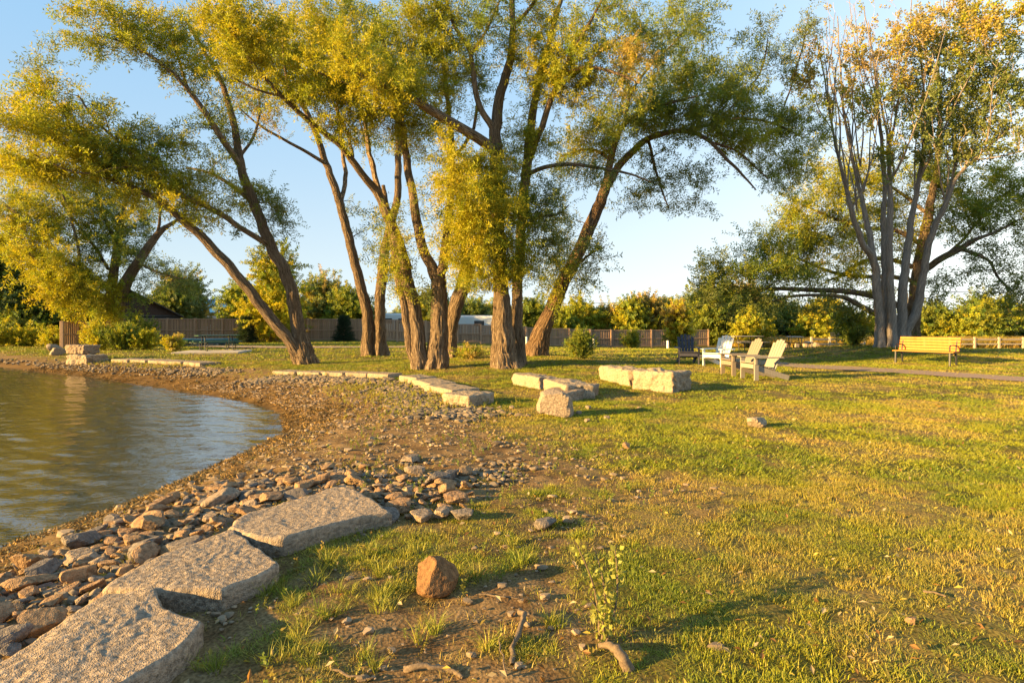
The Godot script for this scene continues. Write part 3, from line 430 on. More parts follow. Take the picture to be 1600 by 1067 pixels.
func build_ground() -> void:
	var xs := spaced(-260, 260, -5.0, 6.0, 0.06, 1.035)
	var ds := spaced(-40, 420, 1.6, 8.0, 0.05, 1.028)
	var g := Geo.new()
	var w := xs.size()
	for j in ds.size():
		for i in w:
			var x := xs[i]
			var d := ds[j]
			var s := shore_distance(x, d)
			var gr := grass_at(x, d, s)
			var rough := 0.0
			if d < 30.0 and absf(x) < 30.0:
				rough = 0.022 * noise_b.get_noise_2d(x, d) + 0.012 * noise_c.get_noise_2d(x, d)
				if s < 2.2 and s > -0.6:
					rough *= 1.6
			g.v.append(Vector3(x, height_from(x, d, s) + rough, -d))
			g.c.append(ground_color(x, d, s, gr))
	g.n.resize(g.v.size())
	for j in ds.size():
		for i in w:
			var k := j * w + i
			var ax := g.v[k + 1 if i < w - 1 else k] - g.v[k - 1 if i > 0 else k]
			var az := g.v[k + w if j < ds.size() - 1 else k] - g.v[k - w if j > 0 else k]
			g.n[k] = ax.cross(az).normalized()
			if i < w - 1 and j < ds.size() - 1:
				g.idx.append_array(PackedInt32Array([k, k + w, k + 1, k + 1, k + w, k + w + 1]))
	struct("ground", g.mesh(), mats.ground)

func build_water() -> void:
	var xs := spaced(-250, -2.6, -22.0, -2.7, 0.075, 1.06)
	var ds := spaced(-40, 45, 2.5, 23.0, 0.065, 1.05)
	var g := Geo.new()
	var w := xs.size()
	var rn := FastNoiseLite.new()
	rn.seed = 5
	rn.frequency = 1.1
	for j in ds.size():
		for i in w:
			var x := xs[i]
			var d := ds[j]
			var p := Vector2(x, d)
			var warp := 0.8 * rn.get_noise_2d(x * 0.4, d * 0.4)
			var y := 0.0045 * sin(p.dot(Vector2(3.2, 6.5)) + warp * 4.0) + 0.0035 * sin(p.dot(Vector2(-2.0, 10.5)) + warp * 6.0) + 0.003 * sin(p.dot(Vector2(9.0, 9.0)) + warp * 5.0)
			y += 0.0022 * sin(p.dot(Vector2(8.0, 21.0)) + warp * 9.0) + 0.0016 * sin(p.dot(Vector2(-5.0, 27.0)) + warp * 7.0)
			y += 0.007 * rn.get_noise_2d(x * 1.2, d * 2.4) + 0.005 * rn.get_noise_2d(x * 3.0 + 7.0, d * 6.0)
			g.v.append(Vector3(x, -0.45 + y, -d))
			g.n.append(Vector3.UP)
			g.uv.append(p * 0.4)
	for j in ds.size() - 1:
		for i in w - 1:
			var k := j * w + i
			g.idx.append_array(PackedInt32Array([k, k + w, k + 1, k + 1, k + w, k + w + 1]))
	g.smooth(0)
	struct("lake_water", g.mesh(), mats.water)

func ribbon(points: Array, width: float, lift: float, seed_: int) -> ArrayMesh:
	var curve := Curve3D.new()
	for i in points.size():
		var a: Vector3 = points[maxi(i - 1, 0)]
		var b: Vector3 = points[mini(i + 1, points.size() - 1)]
		curve.add_point(points[i], -(b - a) / 6.0, (b - a) / 6.0)
	var g := Geo.new()
	var length := curve.get_baked_length()
	var steps := int(length / 0.4)
	var nn := FastNoiseLite.new()
	nn.seed = seed_
	nn.frequency = 0.5
	for i in steps + 1:
		var p := curve.sample_baked(length * i / steps)
		var q := curve.sample_baked(minf(length * i / steps + 0.2, length)) - curve.sample_baked(maxf(length * i / steps - 0.2, 0))
		var side := Vector3(q.z, 0, -q.x).normalized()
		for k in 7:
			var t := (k / 6.0 - 0.5) * width
			if k == 0 or k == 6:
				t *= 1.0 + 0.35 * nn.get_noise_2d(i * 0.9, k * 50.0)
			var at := p + side * t
			g.v.append(Vector3(at.x, height(at.x, at.z) + lift, at.z))
			g.n.append(Vector3.UP)
	for i in steps:
		for k in 6:
			var a := i * 7 + k
			g.idx.append_array(PackedInt32Array([a, a + 1, a + 7, a + 1, a + 8, a + 7]))
	return g.mesh()

# ---------------------------------------------------------------- materials
func tex(im: Image) -> ImageTexture:
	im.generate_mipmaps()
	return ImageTexture.create_from_image(im)

func noise_image(size: int, freq: float, seed_: int, octaves := 5, kind := FastNoiseLite.TYPE_SIMPLEX_SMOOTH, stretch := 1) -> Image:
	var f := FastNoiseLite.new()
	f.noise_type = kind
	f.seed = seed_
	f.frequency = freq
	f.fractal_octaves = octaves
	var im := f.get_seamless_image(size, size)
	if stretch > 1:
		im.crop(size / stretch * stretch, size)
	im.convert(Image.FORMAT_L8)
	return im

# a grey picture remapped between two sRGB colours
func ramp(im: Image, dark: Color, light: Color, power := 1.0) -> Image:
	var out := Image.create(im.get_width(), im.get_height(), false, Image.FORMAT_RGB8)
	for y in im.get_height():
		for x in im.get_width():
			out.set_pixel(x, y, dark.lerp(light, pow(im.get_pixel(x, y).r, power)))
	return out

func bark_image(size: int, seed_: int) -> Image:
	var f := FastNoiseLite.new()
	f.seed = seed_
	f.frequency = 1.0
	f.fractal_octaves = 4
	var im := Image.create(size, size, false, Image.FORMAT_L8)
	for y in size:
		for x in size:
			var a := TAU * x / size
			var b := TAU * y / size
			var cx := cos(a) * 1.9
			var sx := sin(a) * 1.9
			var wob := 0.35 * f.get_noise_3d(cx * 0.7 + 9.0, sx * 0.7, cos(b) * 0.6 + sin(b) * 0.4)
			var r := 1.0 - absf(f.get_noise_3d(cx * 1.6 + wob, sx * 1.6 + wob, cos(b) * 0.35) + 0.6 * f.get_noise_3d(cx * 1.1, sx * 1.1 + sin(b) * 0.5, 3.0)) * 2.4
			r += 0.35 * f.get_noise_3d(cx * 6.0, sx * 6.0, cos(b) * 4.0 + 2.0 * sin(b))
			im.set_pixel(x, y, Color(clampf(r, 0, 1), 0, 0))
	return im

func std(color: Color, rough := 0.8) -> StandardMaterial3D:
	var m := StandardMaterial3D.new()
	m.albedo_color = color.linear_to_srgb()
	m.roughness = rough
	return m

func leafy(rough := 0.55, through := 0.95) -> StandardMaterial3D:
	var m := StandardMaterial3D.new()
	m.vertex_color_use_as_albedo = true
	m.roughness = rough
	m.metallic_specular = 0.35
	m.cull_mode = BaseMaterial3D.CULL_DISABLED
	m.backlight_enabled = true
	m.backlight = Color(through, through, through * 0.7)
	return m

func build_materials() -> void:
	var grain := noise_image(512, 0.03, 3, 6)
	var fine := noise_image(512, 0.09, 8, 5)
	var cells := noise_image(512, 0.035, 21, 3, FastNoiseLite.TYPE_CELLULAR)
	var t_grain := tex(ramp(grain, Color(0.55, 0.52, 0.5), Color(1, 1, 1)))
	var t_fine_h := tex(fine)
	var t_grain_h := tex(grain)
	var m := StandardMaterial3D.new()
	m.vertex_color_use_as_albedo = true
	m.albedo_texture = tex(ramp(fine, Color(0.45, 0.44, 0.42), Color(1.0, 1.0, 1.0), 0.8))
	m.uv1_triplanar = true
	m.uv1_world_triplanar = true
	m.uv1_scale = Vector3(0.9, 0.9, 0.9)
	m.roughness = 0.95
	m.metallic_specular = 0.2
	m.heightmap_enabled = true
	m.heightmap_texture = t_fine_h
	m.heightmap_scale = 0.35
	mats.ground = m
	# stone, several tones
	var stone_im := noise_image(512, 0.02, 31, 6)
	for y in 512:
		for x in 512:
			var a := stone_im.get_pixel(x, y).r
			var b := fine.get_pixel(x, y).r
			var q := cells.get_pixel((x * 3) % 512, (y * 3) % 512).r
			stone_im.set_pixel(x, y, Color(clampf((a * 0.7 + b * 0.55 - 0.14 * q - 0.5) * 1.7 + 0.5, 0, 1), 0, 0))
	var stone_h := tex(stone_im)
	for k in [["stone_slab", Color(0.38, 0.33, 0.28), Color(0.67, 0.59, 0.50)], ["stone_grey", Color(0.33, 0.28, 0.235), Color(0.66, 0.575, 0.48)], ["stone_pale", Color(0.38, 0.33, 0.27), Color(0.70, 0.62, 0.52)], ["stone_brown", Color(0.33, 0.25, 0.18), Color(0.66, 0.53, 0.40)], ["stone_tan", Color(0.36, 0.28, 0.20), Color(0.66, 0.53, 0.39)], ["stone_rust", Color(0.30, 0.21, 0.13), Color(0.55, 0.41, 0.27)], ["stone_dark", Color(0.26, 0.24, 0.23), Color(0.52, 0.47, 0.42)]]:
		var sm := StandardMaterial3D.new()
		sm.albedo_texture = tex(ramp(stone_im, k[1], k[2]))
		sm.uv1_triplanar = true
		sm.uv1_world_triplanar = true
		sm.uv1_scale = Vector3(2.6, 2.6, 2.6)
		sm.roughness = 0.92
		sm.metallic_specular = 0.3
		sm.heightmap_enabled = true
		sm.heightmap_texture = stone_h
		sm.heightmap_scale = 0.7
		mats[k[0]] = sm
	# bark
	var bark := bark_image(512, 11)
	var bark_h := tex(bark)
	for k in [["bark_brown", Color(0.31, 0.25, 0.19), Color(0.82, 0.71, 0.58)], ["bark_orange", Color(0.31, 0.23, 0.16), Color(0.82, 0.68, 0.53)], ["bark_grey", Color(0.42, 0.38, 0.34), Color(0.70, 0.64, 0.58)]]:
		var bm := StandardMaterial3D.new()
		bm.albedo_texture = tex(ramp(bark, k[1], k[2], 0.9))
		bm.roughness = 0.95
		bm.metallic_specular = 0.2
		bm.heightmap_enabled = true
		bm.heightmap_texture = bark_h
		bm.heightmap_scale = 5.0 if k[0] != "bark_grey" else 1.2
		mats[k[0]] = bm
	mats.twig = std(Color(0.10, 0.07, 0.045), 0.9)
	mats.twig_grey = std(Color(0.36, 0.27, 0.21), 0.9)
	mats.leaf = leafy()
	mats.grass = leafy(0.5, 0.7)
	# water
	var wm := StandardMaterial3D.new()
	wm.albedo_color = Color(0.06, 0.052, 0.026).linear_to_srgb()
	wm.roughness = 0.02
	wm.metallic_specular = 1.0
	var ripple := noise_image(512, 0.035, 17, 4)
	ripple.bump_map_to_normal_map(3.0)
	wm.normal_enabled = true
	wm.normal_texture = tex(ripple)
	wm.normal_scale = 0.3
	wm.uv1_scale = Vector3(0.9, 2.0, 1)
	mats.water = wm
	# sawn wood
	var wood := noise_image(512, 0.012, 41, 5)
	var planks := Image.create(512, 512, false, Image.FORMAT_L8)
	for y in 512:
		for x in 512:
			planks.set_pixel(x, y, Color(clampf(0.65 * wood.get_pixel((x * 6) % 512, y / 3).r + 0.45 * fine.get_pixel((x * 2) % 512, y / 4).r, 0, 1), 0, 0))
	for k in [["fence_wood", Color(0.50, 0.39, 0.30), Color(0.82, 0.67, 0.53)], ["fence_wood_tan", Color(0.56, 0.42, 0.30), Color(0.84, 0.67, 0.50)], ["bench_wood", Color(0.60, 0.35, 0.09), Color(0.78, 0.50, 0.17)], ["cabin_wood", Color(0.20, 0.14, 0.11), Color(0.38, 0.27, 0.20)], ["cabin_log", Color(0.17, 0.16, 0.16), Color(0.34, 0.31, 0.29)], ["post_wood", Color(0.50, 0.45, 0.38), Color(0.72, 0.66, 0.56)], ["chair_navy", Color(0.15, 0.15, 0.19), Color(0.24, 0.24, 0.29)], ["chair_white", Color(0.80, 0.78, 0.74), Color(0.92, 0.91, 0.88)], ["chair_tan", Color(0.42, 0.37, 0.31), Color(0.56, 0.50, 0.43)], ["chair_beige", Color(0.46, 0.43, 0.38), Color(0.60, 0.56, 0.50)]]:
		var pm := StandardMaterial3D.new()
		pm.albedo_texture = tex(ramp(planks, k[1], k[2]))
		pm.uv1_triplanar = true
		pm.uv1_scale = Vector3(1.1, 1.1, 1.1)
		pm.roughness = 0.7
		pm.vertex_color_use_as_albedo = k[0].begins_with("fence")
		mats[k[0]] = pm
	mats.gravel = StandardMaterial3D.new()
	mats.gravel.albedo_texture = tex(ramp(fine, Color(0.36, 0.28, 0.23), Color(0.68, 0.55, 0.45)))
	mats.gravel.uv1_triplanar = true
	mats.gravel.uv1_world_triplanar = true
	mats.gravel.uv1_scale = Vector3(0.8, 0.8, 0.8)
	mats.gravel.roughness = 0.95
	mats.concrete = mats.gravel.duplicate()
	mats.concrete.albedo_texture = tex(ramp(grain, Color(0.58, 0.54, 0.48), Color(0.70, 0.66, 0.60)))
	mats.black_metal = std(Color(0.02, 0.02, 0.022), 0.45)
	mats.black_metal.metallic = 0.6
	mats.galvanised = std(Color(0.35, 0.33, 0.30), 0.4)
	mats.galvanised.metallic = 0.8
	mats.green_paint = std(Color(0.02, 0.07, 0.035), 0.45)
	mats.canoe_green = std(Color(0.01, 0.05, 0.026), 0.35)
	mats.white_paint = std(Color(0.75, 0.74, 0.7), 0.5)
	mats.roof_shingle = std(Color(0.10, 0.075, 0.06), 0.9)
	mats.roof_shingle.albedo_texture = t_grain
	mats.roof_shingle.uv1_triplanar = true
	mats.roof_blue = std(Color(0.09, 0.30, 0.50), 0.5)
	mats.siding = std(Color(0.45, 0.43, 0.40), 0.7)
	mats.glass = std(Color(0.02, 0.025, 0.03), 0.08)
	mats.root_wood = std(Color(0.24, 0.17, 0.10), 0.9)
	mats.root_wood.albedo_texture = t_grain
	mats.root_wood.uv1_triplanar = true
	mats.root_wood.uv1_scale = Vector3(6, 6, 6)
	mats.wrack = leafy(0.9, 0.1)

# ---------------------------------------------------------------- stones
# an angular stone: a ball cut by random planes
func cut_stone(seed_: int, planes: int, rough: float, cols := 26, rows := 16, given := []) -> ArrayMesh:
	var r := RandomNumberGenerator.new()
	r.seed = seed_
	var ns := []
	for i in planes:
		var u := Vector3(r.randfn(), r.randfn() * 0.8, r.randfn()).normalized()
		ns.append([u, r.randf_range(0.42, 0.85)])
	for q in given:
		ns.append([q[0].normalized(), q[1]])
	ns.append([Vector3(r.randfn() * 0.15, 1, r.randfn() * 0.15).normalized(), r.randf_range(0.55, 0.8)])
	ns.append([Vector3(0, -1, 0), 0.7])
	var nn := FastNoiseLite.new()
	nn.seed = seed_
	nn.frequency = 1.4
	nn.fractal_octaves = 4
	var p := []
	for j in rows + 1:
		for i in cols:
			var th := PI * j / rows
			var ph := TAU * i / cols
			var u := Vector3(sin(th) * cos(ph), cos(th), sin(th) * sin(ph))
			var rad := 1.0
			for q in ns:
				var dd: float = u.dot(q[0])
				if dd > 0.05:
					rad = minf(rad, q[1] / dd)
			p.append(u * rad * (1.0 + rough * nn.get_noise_3dv(u * 2.0)))
	var g := Geo.new()
	for j in rows:
		for i in cols:
			var a: Vector3 = p[j * cols + i]
			var b: Vector3 = p[j * cols + (i + 1) % cols]
			var c: Vector3 = p[(j + 1) * cols + (i + 1) % cols]
			var d: Vector3 = p[(j + 1) * cols + i]
			if j > 0:
				g.tri(a, b, c, a + b + c)
			if j < rows - 1:
				g.tri(a, c, d, a + c + d)
	return g.mesh()

# a rough quarried block, size in metres, base at y = 0
func rough_block(size: Vector3, seed_: int, rough: float, cell := 0.05, round_ := 0.12) -> ArrayMesh:
	var nn := FastNoiseLite.new()
	nn.seed = seed_
	nn.frequency = 1.6
	nn.fractal_octaves = 5
	var h := size * 0.5
	var st := SurfaceTool.new()
	st.begin(Mesh.PRIMITIVE_TRIANGLES)
	st.set_smooth_group(0)
	var corner := minf(minf(h.x, h.y), h.z) * round_ * 2.0
	for axis in 3:
		for sgn in [-1.0, 1.0]:
			var ua: int = (axis + 1) % 3
			var va: int = (axis + 2) % 3
			var nu := maxi(2, int(size[ua] / cell))
			var nv := maxi(2, int(size[va] / cell))
			var pts := []
			for j in nv + 1:
				for i in nu + 1:
					var p := Vector3.ZERO
					p[axis] = sgn * h[axis]
					p[ua] = lerpf(-h[ua], h[ua], float(i) / nu)
					p[va] = lerpf(-h[va], h[va], float(j) / nv)
					var inner := p.clamp(-h + Vector3.ONE * corner, h - Vector3.ONE * corner)
					var q := p - inner
					if q.length() > 0.0001:
						p = inner + q.normalized() * minf(q.length(), corner)
					var dn := p.normalized()
					p += dn * rough * (nn.get_noise_3dv(p * 1.2) + 0.7 * nn.get_noise_3dv(p * 4.0 + Vector3(9, 2, 5)) - 0.5 * absf(nn.get_noise_3dv(p * 2.2 + Vector3(3, 8, 1))))
					p.x += 0.10 * size.x * nn.get_noise_3d(p.y * 0.4, p.z * 0.9, 7.0)
					p.z += 0.12 * size.z * nn.get_noise_3d(p.x * 0.5, p.y * 0.4, 17.0)
					pts.append(p + Vector3(0, h.y, 0))
			for j in nv:
				for i in nu:
					var a: Vector3 = pts[j * (nu + 1) + i]
					var b: Vector3 = pts[j * (nu + 1) + i + 1]
					var c: Vector3 = pts[(j + 1) * (nu + 1) + i + 1]
					var d: Vector3 = pts[(j + 1) * (nu + 1) + i]
					for t in ([[a, b, c], [a, c, d]] if sgn < 0 else [[a, c, b], [a, d, c]]):
						for w in t:
							st.add_vertex(w)
	st.generate_normals()
	return st.commit()

# a flat slab with the plan outline given (metres, star-shaped round its middle), top at y = 0
func slab_mesh(outline: PackedVector2Array, middle: Vector2, thick: float, seed_: int) -> ArrayMesh:
	var nn := FastNoiseLite.new()
	nn.seed = seed_
	nn.frequency = 1.2
	nn.fractal_octaves = 5
	var around := 128
	var rim := []
	var total := 0.0
	var m := outline.size()
	for i in m:
		total += outline[i].distance_to(outline[(i + 1) % m])
	for k in around:
		var t := total * k / around
		var i := 0
		while t > outline[i].distance_to(outline[(i + 1) % m]) and i < m - 1:
			t -= outline[i].distance_to(outline[(i + 1) % m])
			i += 1
		var p := outline[i].lerp(outline[(i + 1) % m], t / outline[i].distance_to(outline[(i + 1) % m])) - middle
		p *= 1.0 + 0.035 * nn.get_noise_2dv(p * 5.0)
		rim.append(p)
	var g := Geo.new()
	var rings := 34
	var rows := rings + 8
	for j in rows:
		for k in around + 1:
			var p: Vector2 = rim[k % around]
			var at: Vector3
			if j < rings:
				var f := float(j + 1) / rings
				var q := p * f
				var y := 0.014 * nn.get_noise_2dv(q * 1.2) + 0.005 * nn.get_noise_2dv(q * 5.0) + 0.005 * nn.get_noise_2dv(q * 15.0 + Vector2(5, 5))
				y += 0.006 * smoothstep(0.0, 0.1, nn.get_noise_2dv(q * 0.9 + Vector2(20, 3)))
				y -= 0.016 * smoothstep(0.965, 1.0, f)
				at = Vector3(q.x, y, q.y)
			else:
				var s := float(j - rings + 1) / 8.0
				var out := 1.0 + 0.035 * nn.get_noise_3d(p.x * 4.0, s * 3.0, p.y * 4.0) + 0.02 * sin(s * PI) - 0.06 * s
				var y0 := 0.016 * nn.get_noise_2dv(p * 1.2) + 0.009 * nn.get_noise_2dv(p * 5.0) - 0.018
				at = Vector3(p.x * out, lerpf(y0, -thick, s), p.y * out)
			g.v.append(at)
			g.n.append(Vector3.UP)
	var row := around + 1
	var flip := Geometry2D.is_polygon_clockwise(PackedVector2Array(rim))
	for j in rows - 1:
		for k in around:
			var a := j * row + k
			if flip:
				g.idx.append_array(PackedInt32Array([a, a + row, a + 1, a + 1, a + row, a + row + 1]))
			else:
				g.idx.append_array(PackedInt32Array([a, a + 1, a + row, a + 1, a + row + 1, a + row]))
	var c := g.v.size()
	g.v.append(Vector3(0, g.v[0].y, 0))
	g.n.append(Vector3.UP)
	for k in around:
		g.idx.append_array(PackedInt32Array([c, k + 1, k] if not flip else [c, k, k + 1]))
	g.smooth(0, row, rows)
	var up := Vector3.ZERO
	for k in 20:
		up += g.n[k]
	if up.y < 0:
		for i in range(0, g.idx.size(), 3):
			var t := g.idx[i + 1]
			g.idx[i + 1] = g.idx[i + 2]
			g.idx[i + 2] = t
		g.smooth(0, row, rows)
	return g.mesh()

func slab(label: String, pts: Array, top: float, thick: float, seed_: int) -> void:
	var o := PackedVector2Array()
	var mid := Vector2.ZERO
	for p in pts:
		o.append(p)
		mid += p
	mid /= pts.size()
	var s := part("flagstone_slab", slab_mesh(o, mid, thick, seed_), mats.stone_slab, self)
	s.position = Vector3(mid.x, top, mid.y)
	tag(s, label, "stone slab", "large flat slabs stepping along the bank")

# a block whose front foot runs from a to b on the ground
func block(called: String, label: String, group: String, a: Vector3, b: Vector3, deep: float, high: float, seed_: int, mat: String, sink := 0.05, tilt := 0.0) -> void:
	var along := b - a
	along.y = 0
	var back := Vector3(along.z, 0, -along.x).normalized()
	if back.z > 0:
		back = -back
	var size := Vector3(along.length(), high + sink, deep)
	var o := part(called, rough_block(size, seed_, 0.085 * minf(1.0, high * 3.0), 0.035), mats[mat], self)
	var mid := (a + b) * 0.5 + back * deep * 0.5
	o.position = Vector3(mid.x, (minf(minf(a.y, b.y), height(mid.x, mid.z)) - sink) if sink > 0.0 else a.y, mid.z)
	o.rotation = Vector3(0, atan2(-along.z, along.x), tilt)
	tag(o, label, "stone block", group)

var stone_shapes := []
func stone(called: String, label: String, group: String, at: Vector3, size: Vector3, shape: int, turn: float, mat: String, sink := 0.3, lean := Vector2.ZERO) -> MeshInstance3D:
	var o := part(called, stone_shapes[shape % 14 if shape > 20 else shape], mats[mat], self)
	o.position = at + Vector3(0, size.y * 0.5 * (1.0 - sink * 2.0), 0)
	o.rotation = Vector3(lean.x, turn, lean.y)
	o.scale = size * 0.5
	tag(o, label, "rock", group)
	return o

# ---------------------------------------------------------------- trees
var spray_willow: ArrayMesh
var spray_broad: ArrayMesh
var spray_far: ArrayMesh
var spray_needle: ArrayMesh
var tones := [Color(0.40, 0.355, 0.022), Color(0.285, 0.29, 0.024), Color(0.17, 0.205, 0.03), Color(0.175, 0.20, 0.06), Color(0.38, 0.29, 0.08)]

func make_spray(seed_: int, leaves: int, length: float, leaf_len: float, leaf_w: float, spread: float, stem := 0.003) -> ArrayMesh:
	var r := RandomNumberGenerator.new()
	r.seed = seed_
	var g := Geo.new()
	var bend := 0.0
	if stem > 0.0:
		g.quad(Vector3(-stem, 0, 0), Vector3(stem, 0, 0), Vector3(stem * 0.4, length, 0), Vector3(-stem * 0.4, length, 0), Vector3(0, 0, 1))
	for i in leaves:
		var f := (i + 0.6) / leaves
		var a := i * 2.4 + r.randf() * 0.8
		var side := Vector3(cos(a), 0, sin(a))
		var d := (side * spread + Vector3(0, r.randf_range(0.2, 0.9), 0) + Vector3(r.randfn(), r.randfn(), r.randfn()) * 0.18).normalized()
		var p := Vector3(0, f * length, 0) + side * 0.01
		var l := leaf_len * r.randf_range(0.7, 1.15)
		var w := d.cross(Vector3(r.randfn(), r.randfn(), r.randfn()).normalized()).normalized() * leaf_w * 0.5 * r.randf_range(0.8, 1.2)
		var tip := p + d * l + Vector3(0, -0.15 * l, 0)
		var mid := p + d * l * 0.45
		g.tri(p, mid + w, tip, w.cross(d))
		g.tri(p, tip, mid - w, w.cross(d))
	return g.mesh()

func spray_turn(dir: Vector3, s: float, at: Vector3) -> Transform3D:
	var y := dir.normalized()
	var x := y.cross(Vector3(rng.randfn(), rng.randfn(), rng.randfn())).normalized()
	return Transform3D(Basis(x, y, x.cross(y)).scaled(Vector3.ONE * s), at)

func shade_of(tone: int, spread := 0.25) -> Color:
	var c: Color = tones[tone]
	var k := 1.0 + rng.randfn() * spread * 0.5
	var warm := rng.randfn() * spread * 0.35
	k = clampf(k, 0.55, 1.5)
	return Color(maxf(0.005, c.r * k * (1.0 + warm)), maxf(0.005, c.g * k), maxf(0.003, c.b * k * (1.0 - warm)))

func smooth_line(p: Array, per := 4) -> Array:
	var out := []
	for i in p.size() - 1:
		var a = p[maxi(i - 1, 0)]
		var b = p[i]
		var c = p[i + 1]
		var d = p[mini(i + 2, p.size() - 1)]
		for k in per:
			var t := float(k) / per
			out.append([b[0].cubic_interpolate(c[0], a[0], d[0], t), lerpf(b[1], c[1], t)])
	out.append(p[p.size() - 1])
	return out

func grow_tree(plan: Dictionary) -> void:
	var spot: Vector2 = plan.at
	var base := on(spot.x, spot.y)
	var root := thing(plan.name, plan.label, "tree", base, 0.0, "trees of the lakeside lawn")
	var bark: Material = mats["bark_" + plan.bark]
	var nodes := PackedVector3Array()
	var radii := PackedFloat32Array()
	var nn := FastNoiseLite.new()
	nn.seed = hash(plan.label)
	nn.frequency = 1.0
	nn.fractal_octaves = 3
	for limb in plan.limbs:
		var raw := []
		for q in limb[1]:
			raw.append([Vector3(q[0], q[1], q[2]), q[3]])
		var is_trunk: bool = limb[0] == 1
		if is_trunk:
			raw.push_front([raw[0][0] + Vector3(0, -0.35, 0), raw[0][1] * 1.25])
		var line := smooth_line(raw, 7 if is_trunk else 4)
		var p := PackedVector3Array()
		var r := PackedFloat32Array()
		for q in line:
			var w: float = 0.05 if q[1] > 0.05 else 0.03
			p.append(q[0] + Vector3(nn.get_noise_1d(q[0].y * 1.3 + 5.0), 0, nn.get_noise_1d(q[0].y * 1.3 + 50.0)) * w)
			r.append(q[1])
		var g := Geo.new()
		if is_trunk:
			var ph := rng.randf() * TAU
			var ridge := func(a: float, along: float, rad: float, at: Vector3) -> float:
				var low := exp(-maxf(along - 0.35, 0.0) / 0.55)
				var lobes := 0.20 * low * sin(5.0 * a + ph + 0.8 * sin(2.0 * a)) + 0.10 * low * sin(3.0 * a + ph * 2.0)
				var u := Vector3(cos(a), 0, sin(a)) * 4.2 * clampf(rad / 0.35, 0.4, 1.3)
				var rg := 1.0 - absf(nn.get_noise_3d(u.x * 1.7, along * 0.6 + 0.4 * nn.get_noise_2d(along * 2.0, a), u.z * 1.7)) * 2.0
				return 0.95 + lobes + (0.11 * rg + 0.07 * nn.get_noise_3d(u.x, along * 1.5 + 9.0, u.z)) * (1.0 if plan.bark != "grey" else 0.35)
			g.tube(p, r, 84, true, ridge)
		else:
			g.tube(p, r, 12 if r[0] > 0.06 else 7, true)
		part("trunk" if is_trunk else "limb", g.mesh(), bark, root)
		for i in p.size():
			if r[i] < 0.24 and (i % 2 == 0 or not is_trunk) and p[i].y > 1.3:
				nodes.append(p[i])
				radii.append(r[i])
	# branchlets reach from the limbs into every mass of leaves
	var tw := Geo.new()
	var xf := []
	var cols := []
	var willow: bool = plan.leaf == "willow"
	var dist: float = absf(spot.y)
	var big := clampf(dist / 18.0, 0.85, 1.7)
	for mass in plan.masses:
		var c := Vector3(mass[0], mass[1], mass[2])
		var rx: float = mass[3]
		var ry: float = mass[4]
		var rz := (rx + ry) * 0.55
		var den: float = mass[5]
		var tone: int = mass[6]
		var area := rx * ry
		var count := int(clampf(6.0 + area * 8.0 / (big * big), 6, 16) * (1.0 if willow else 2.2))
		var tips := []
		for b in count:
			var u := Vector3(rng.randfn(), rng.randfn(), rng.randfn()) * 0.62
			var tip := c + Vector3(u.x * rx, u.y * ry, u.z * rz)
			var best := 0
			var bd := 1e9
			for i in nodes.size():
				var flat_ := Vector2(nodes[i].x - tip.x, nodes[i].z - tip.z).length()
				var dd := nodes[i].distance_squared_to(tip) + maxf(0.0, nodes[i].y - tip.y + (0.0 if willow else 1.5 * flat_)) * (0.6 if willow else 4.0)
				if dd < bd:
					bd = dd
					best = i
			var from := nodes[best]
			var len_ := from.distance_to(tip)
			if len_ < 0.05:
				continue
			var ctrl := (from + tip) * 0.5 + Vector3(rng.randfn() * 0.14, 0.12 + rng.randfn() * 0.1, rng.randfn() * 0.14) * len_
			var r0 := minf(radii[best] * 0.6, (0.009 + 0.012 * len_) * big)
			var p := PackedVector3Array()
			var r := PackedFloat32Array()
			for k in 6:
				var t := k / 5.0
				p.append(from.lerp(ctrl, t).lerp(ctrl.lerp(tip, t), t))
				r.append(lerpf(r0, 0.0055 * big, t))
				if k > 0:
					nodes.append(p[k])
					radii.append(r[k])
			tw.tube(p, r, 4, false)
			tips.append(p)
		var sprays := int((38.0 + area * 215.0 / (big * big)) * den * (1.0 if willow else 0.95))
		for i in sprays:
			var at: Vector3
			var lead := Vector3.UP
			if tips.size() > 0 and rng.randf() < 0.68:
				var p: PackedVector3Array = tips[rng.randi() % tips.size()]
				var t := pow(rng.randf(), 0.6) * 4.99
				var k := int(t)
				at = p[k].lerp(p[k + 1], t - k) + Vector3(rng.randfn(), rng.randfn(), rng.randfn()) * 0.11 * big
				lead = p[k + 1] - p[k]
			else:
				var u := Vector3(rng.randfn(), rng.randfn(), rng.randfn()) * 0.56
				at = c + Vector3(u.x * rx, u.y * ry, u.z * rz)
				lead = at - c
			var dir := lead.normalized() * 0.7 + Vector3(rng.randfn(), rng.randfn(), rng.randfn()) * 0.5 + Vector3(0, -0.05 if willow else 0.2, 0)
			var sc := rng.randf_range(0.75, 1.2) * big
			xf.append(spray_turn(dir, sc, at - dir.normalized() * 0.15 * sc))
			var tn := tone
			if rng.randf() < 0.16:
				tn = [1, 0, 1, 2, 0][tone]
			cols.append(shade_of(tn))
	if tw.v.size() > 0:
		var t := part("twigs", tw.mesh(), mats.twig if plan.bark != "grey" else mats.twig_grey, root)
		t.set_meta("kind", "stuff")
	copies("crown", spray_willow if willow else spray_broad, mats.leaf, root, xf, cols)

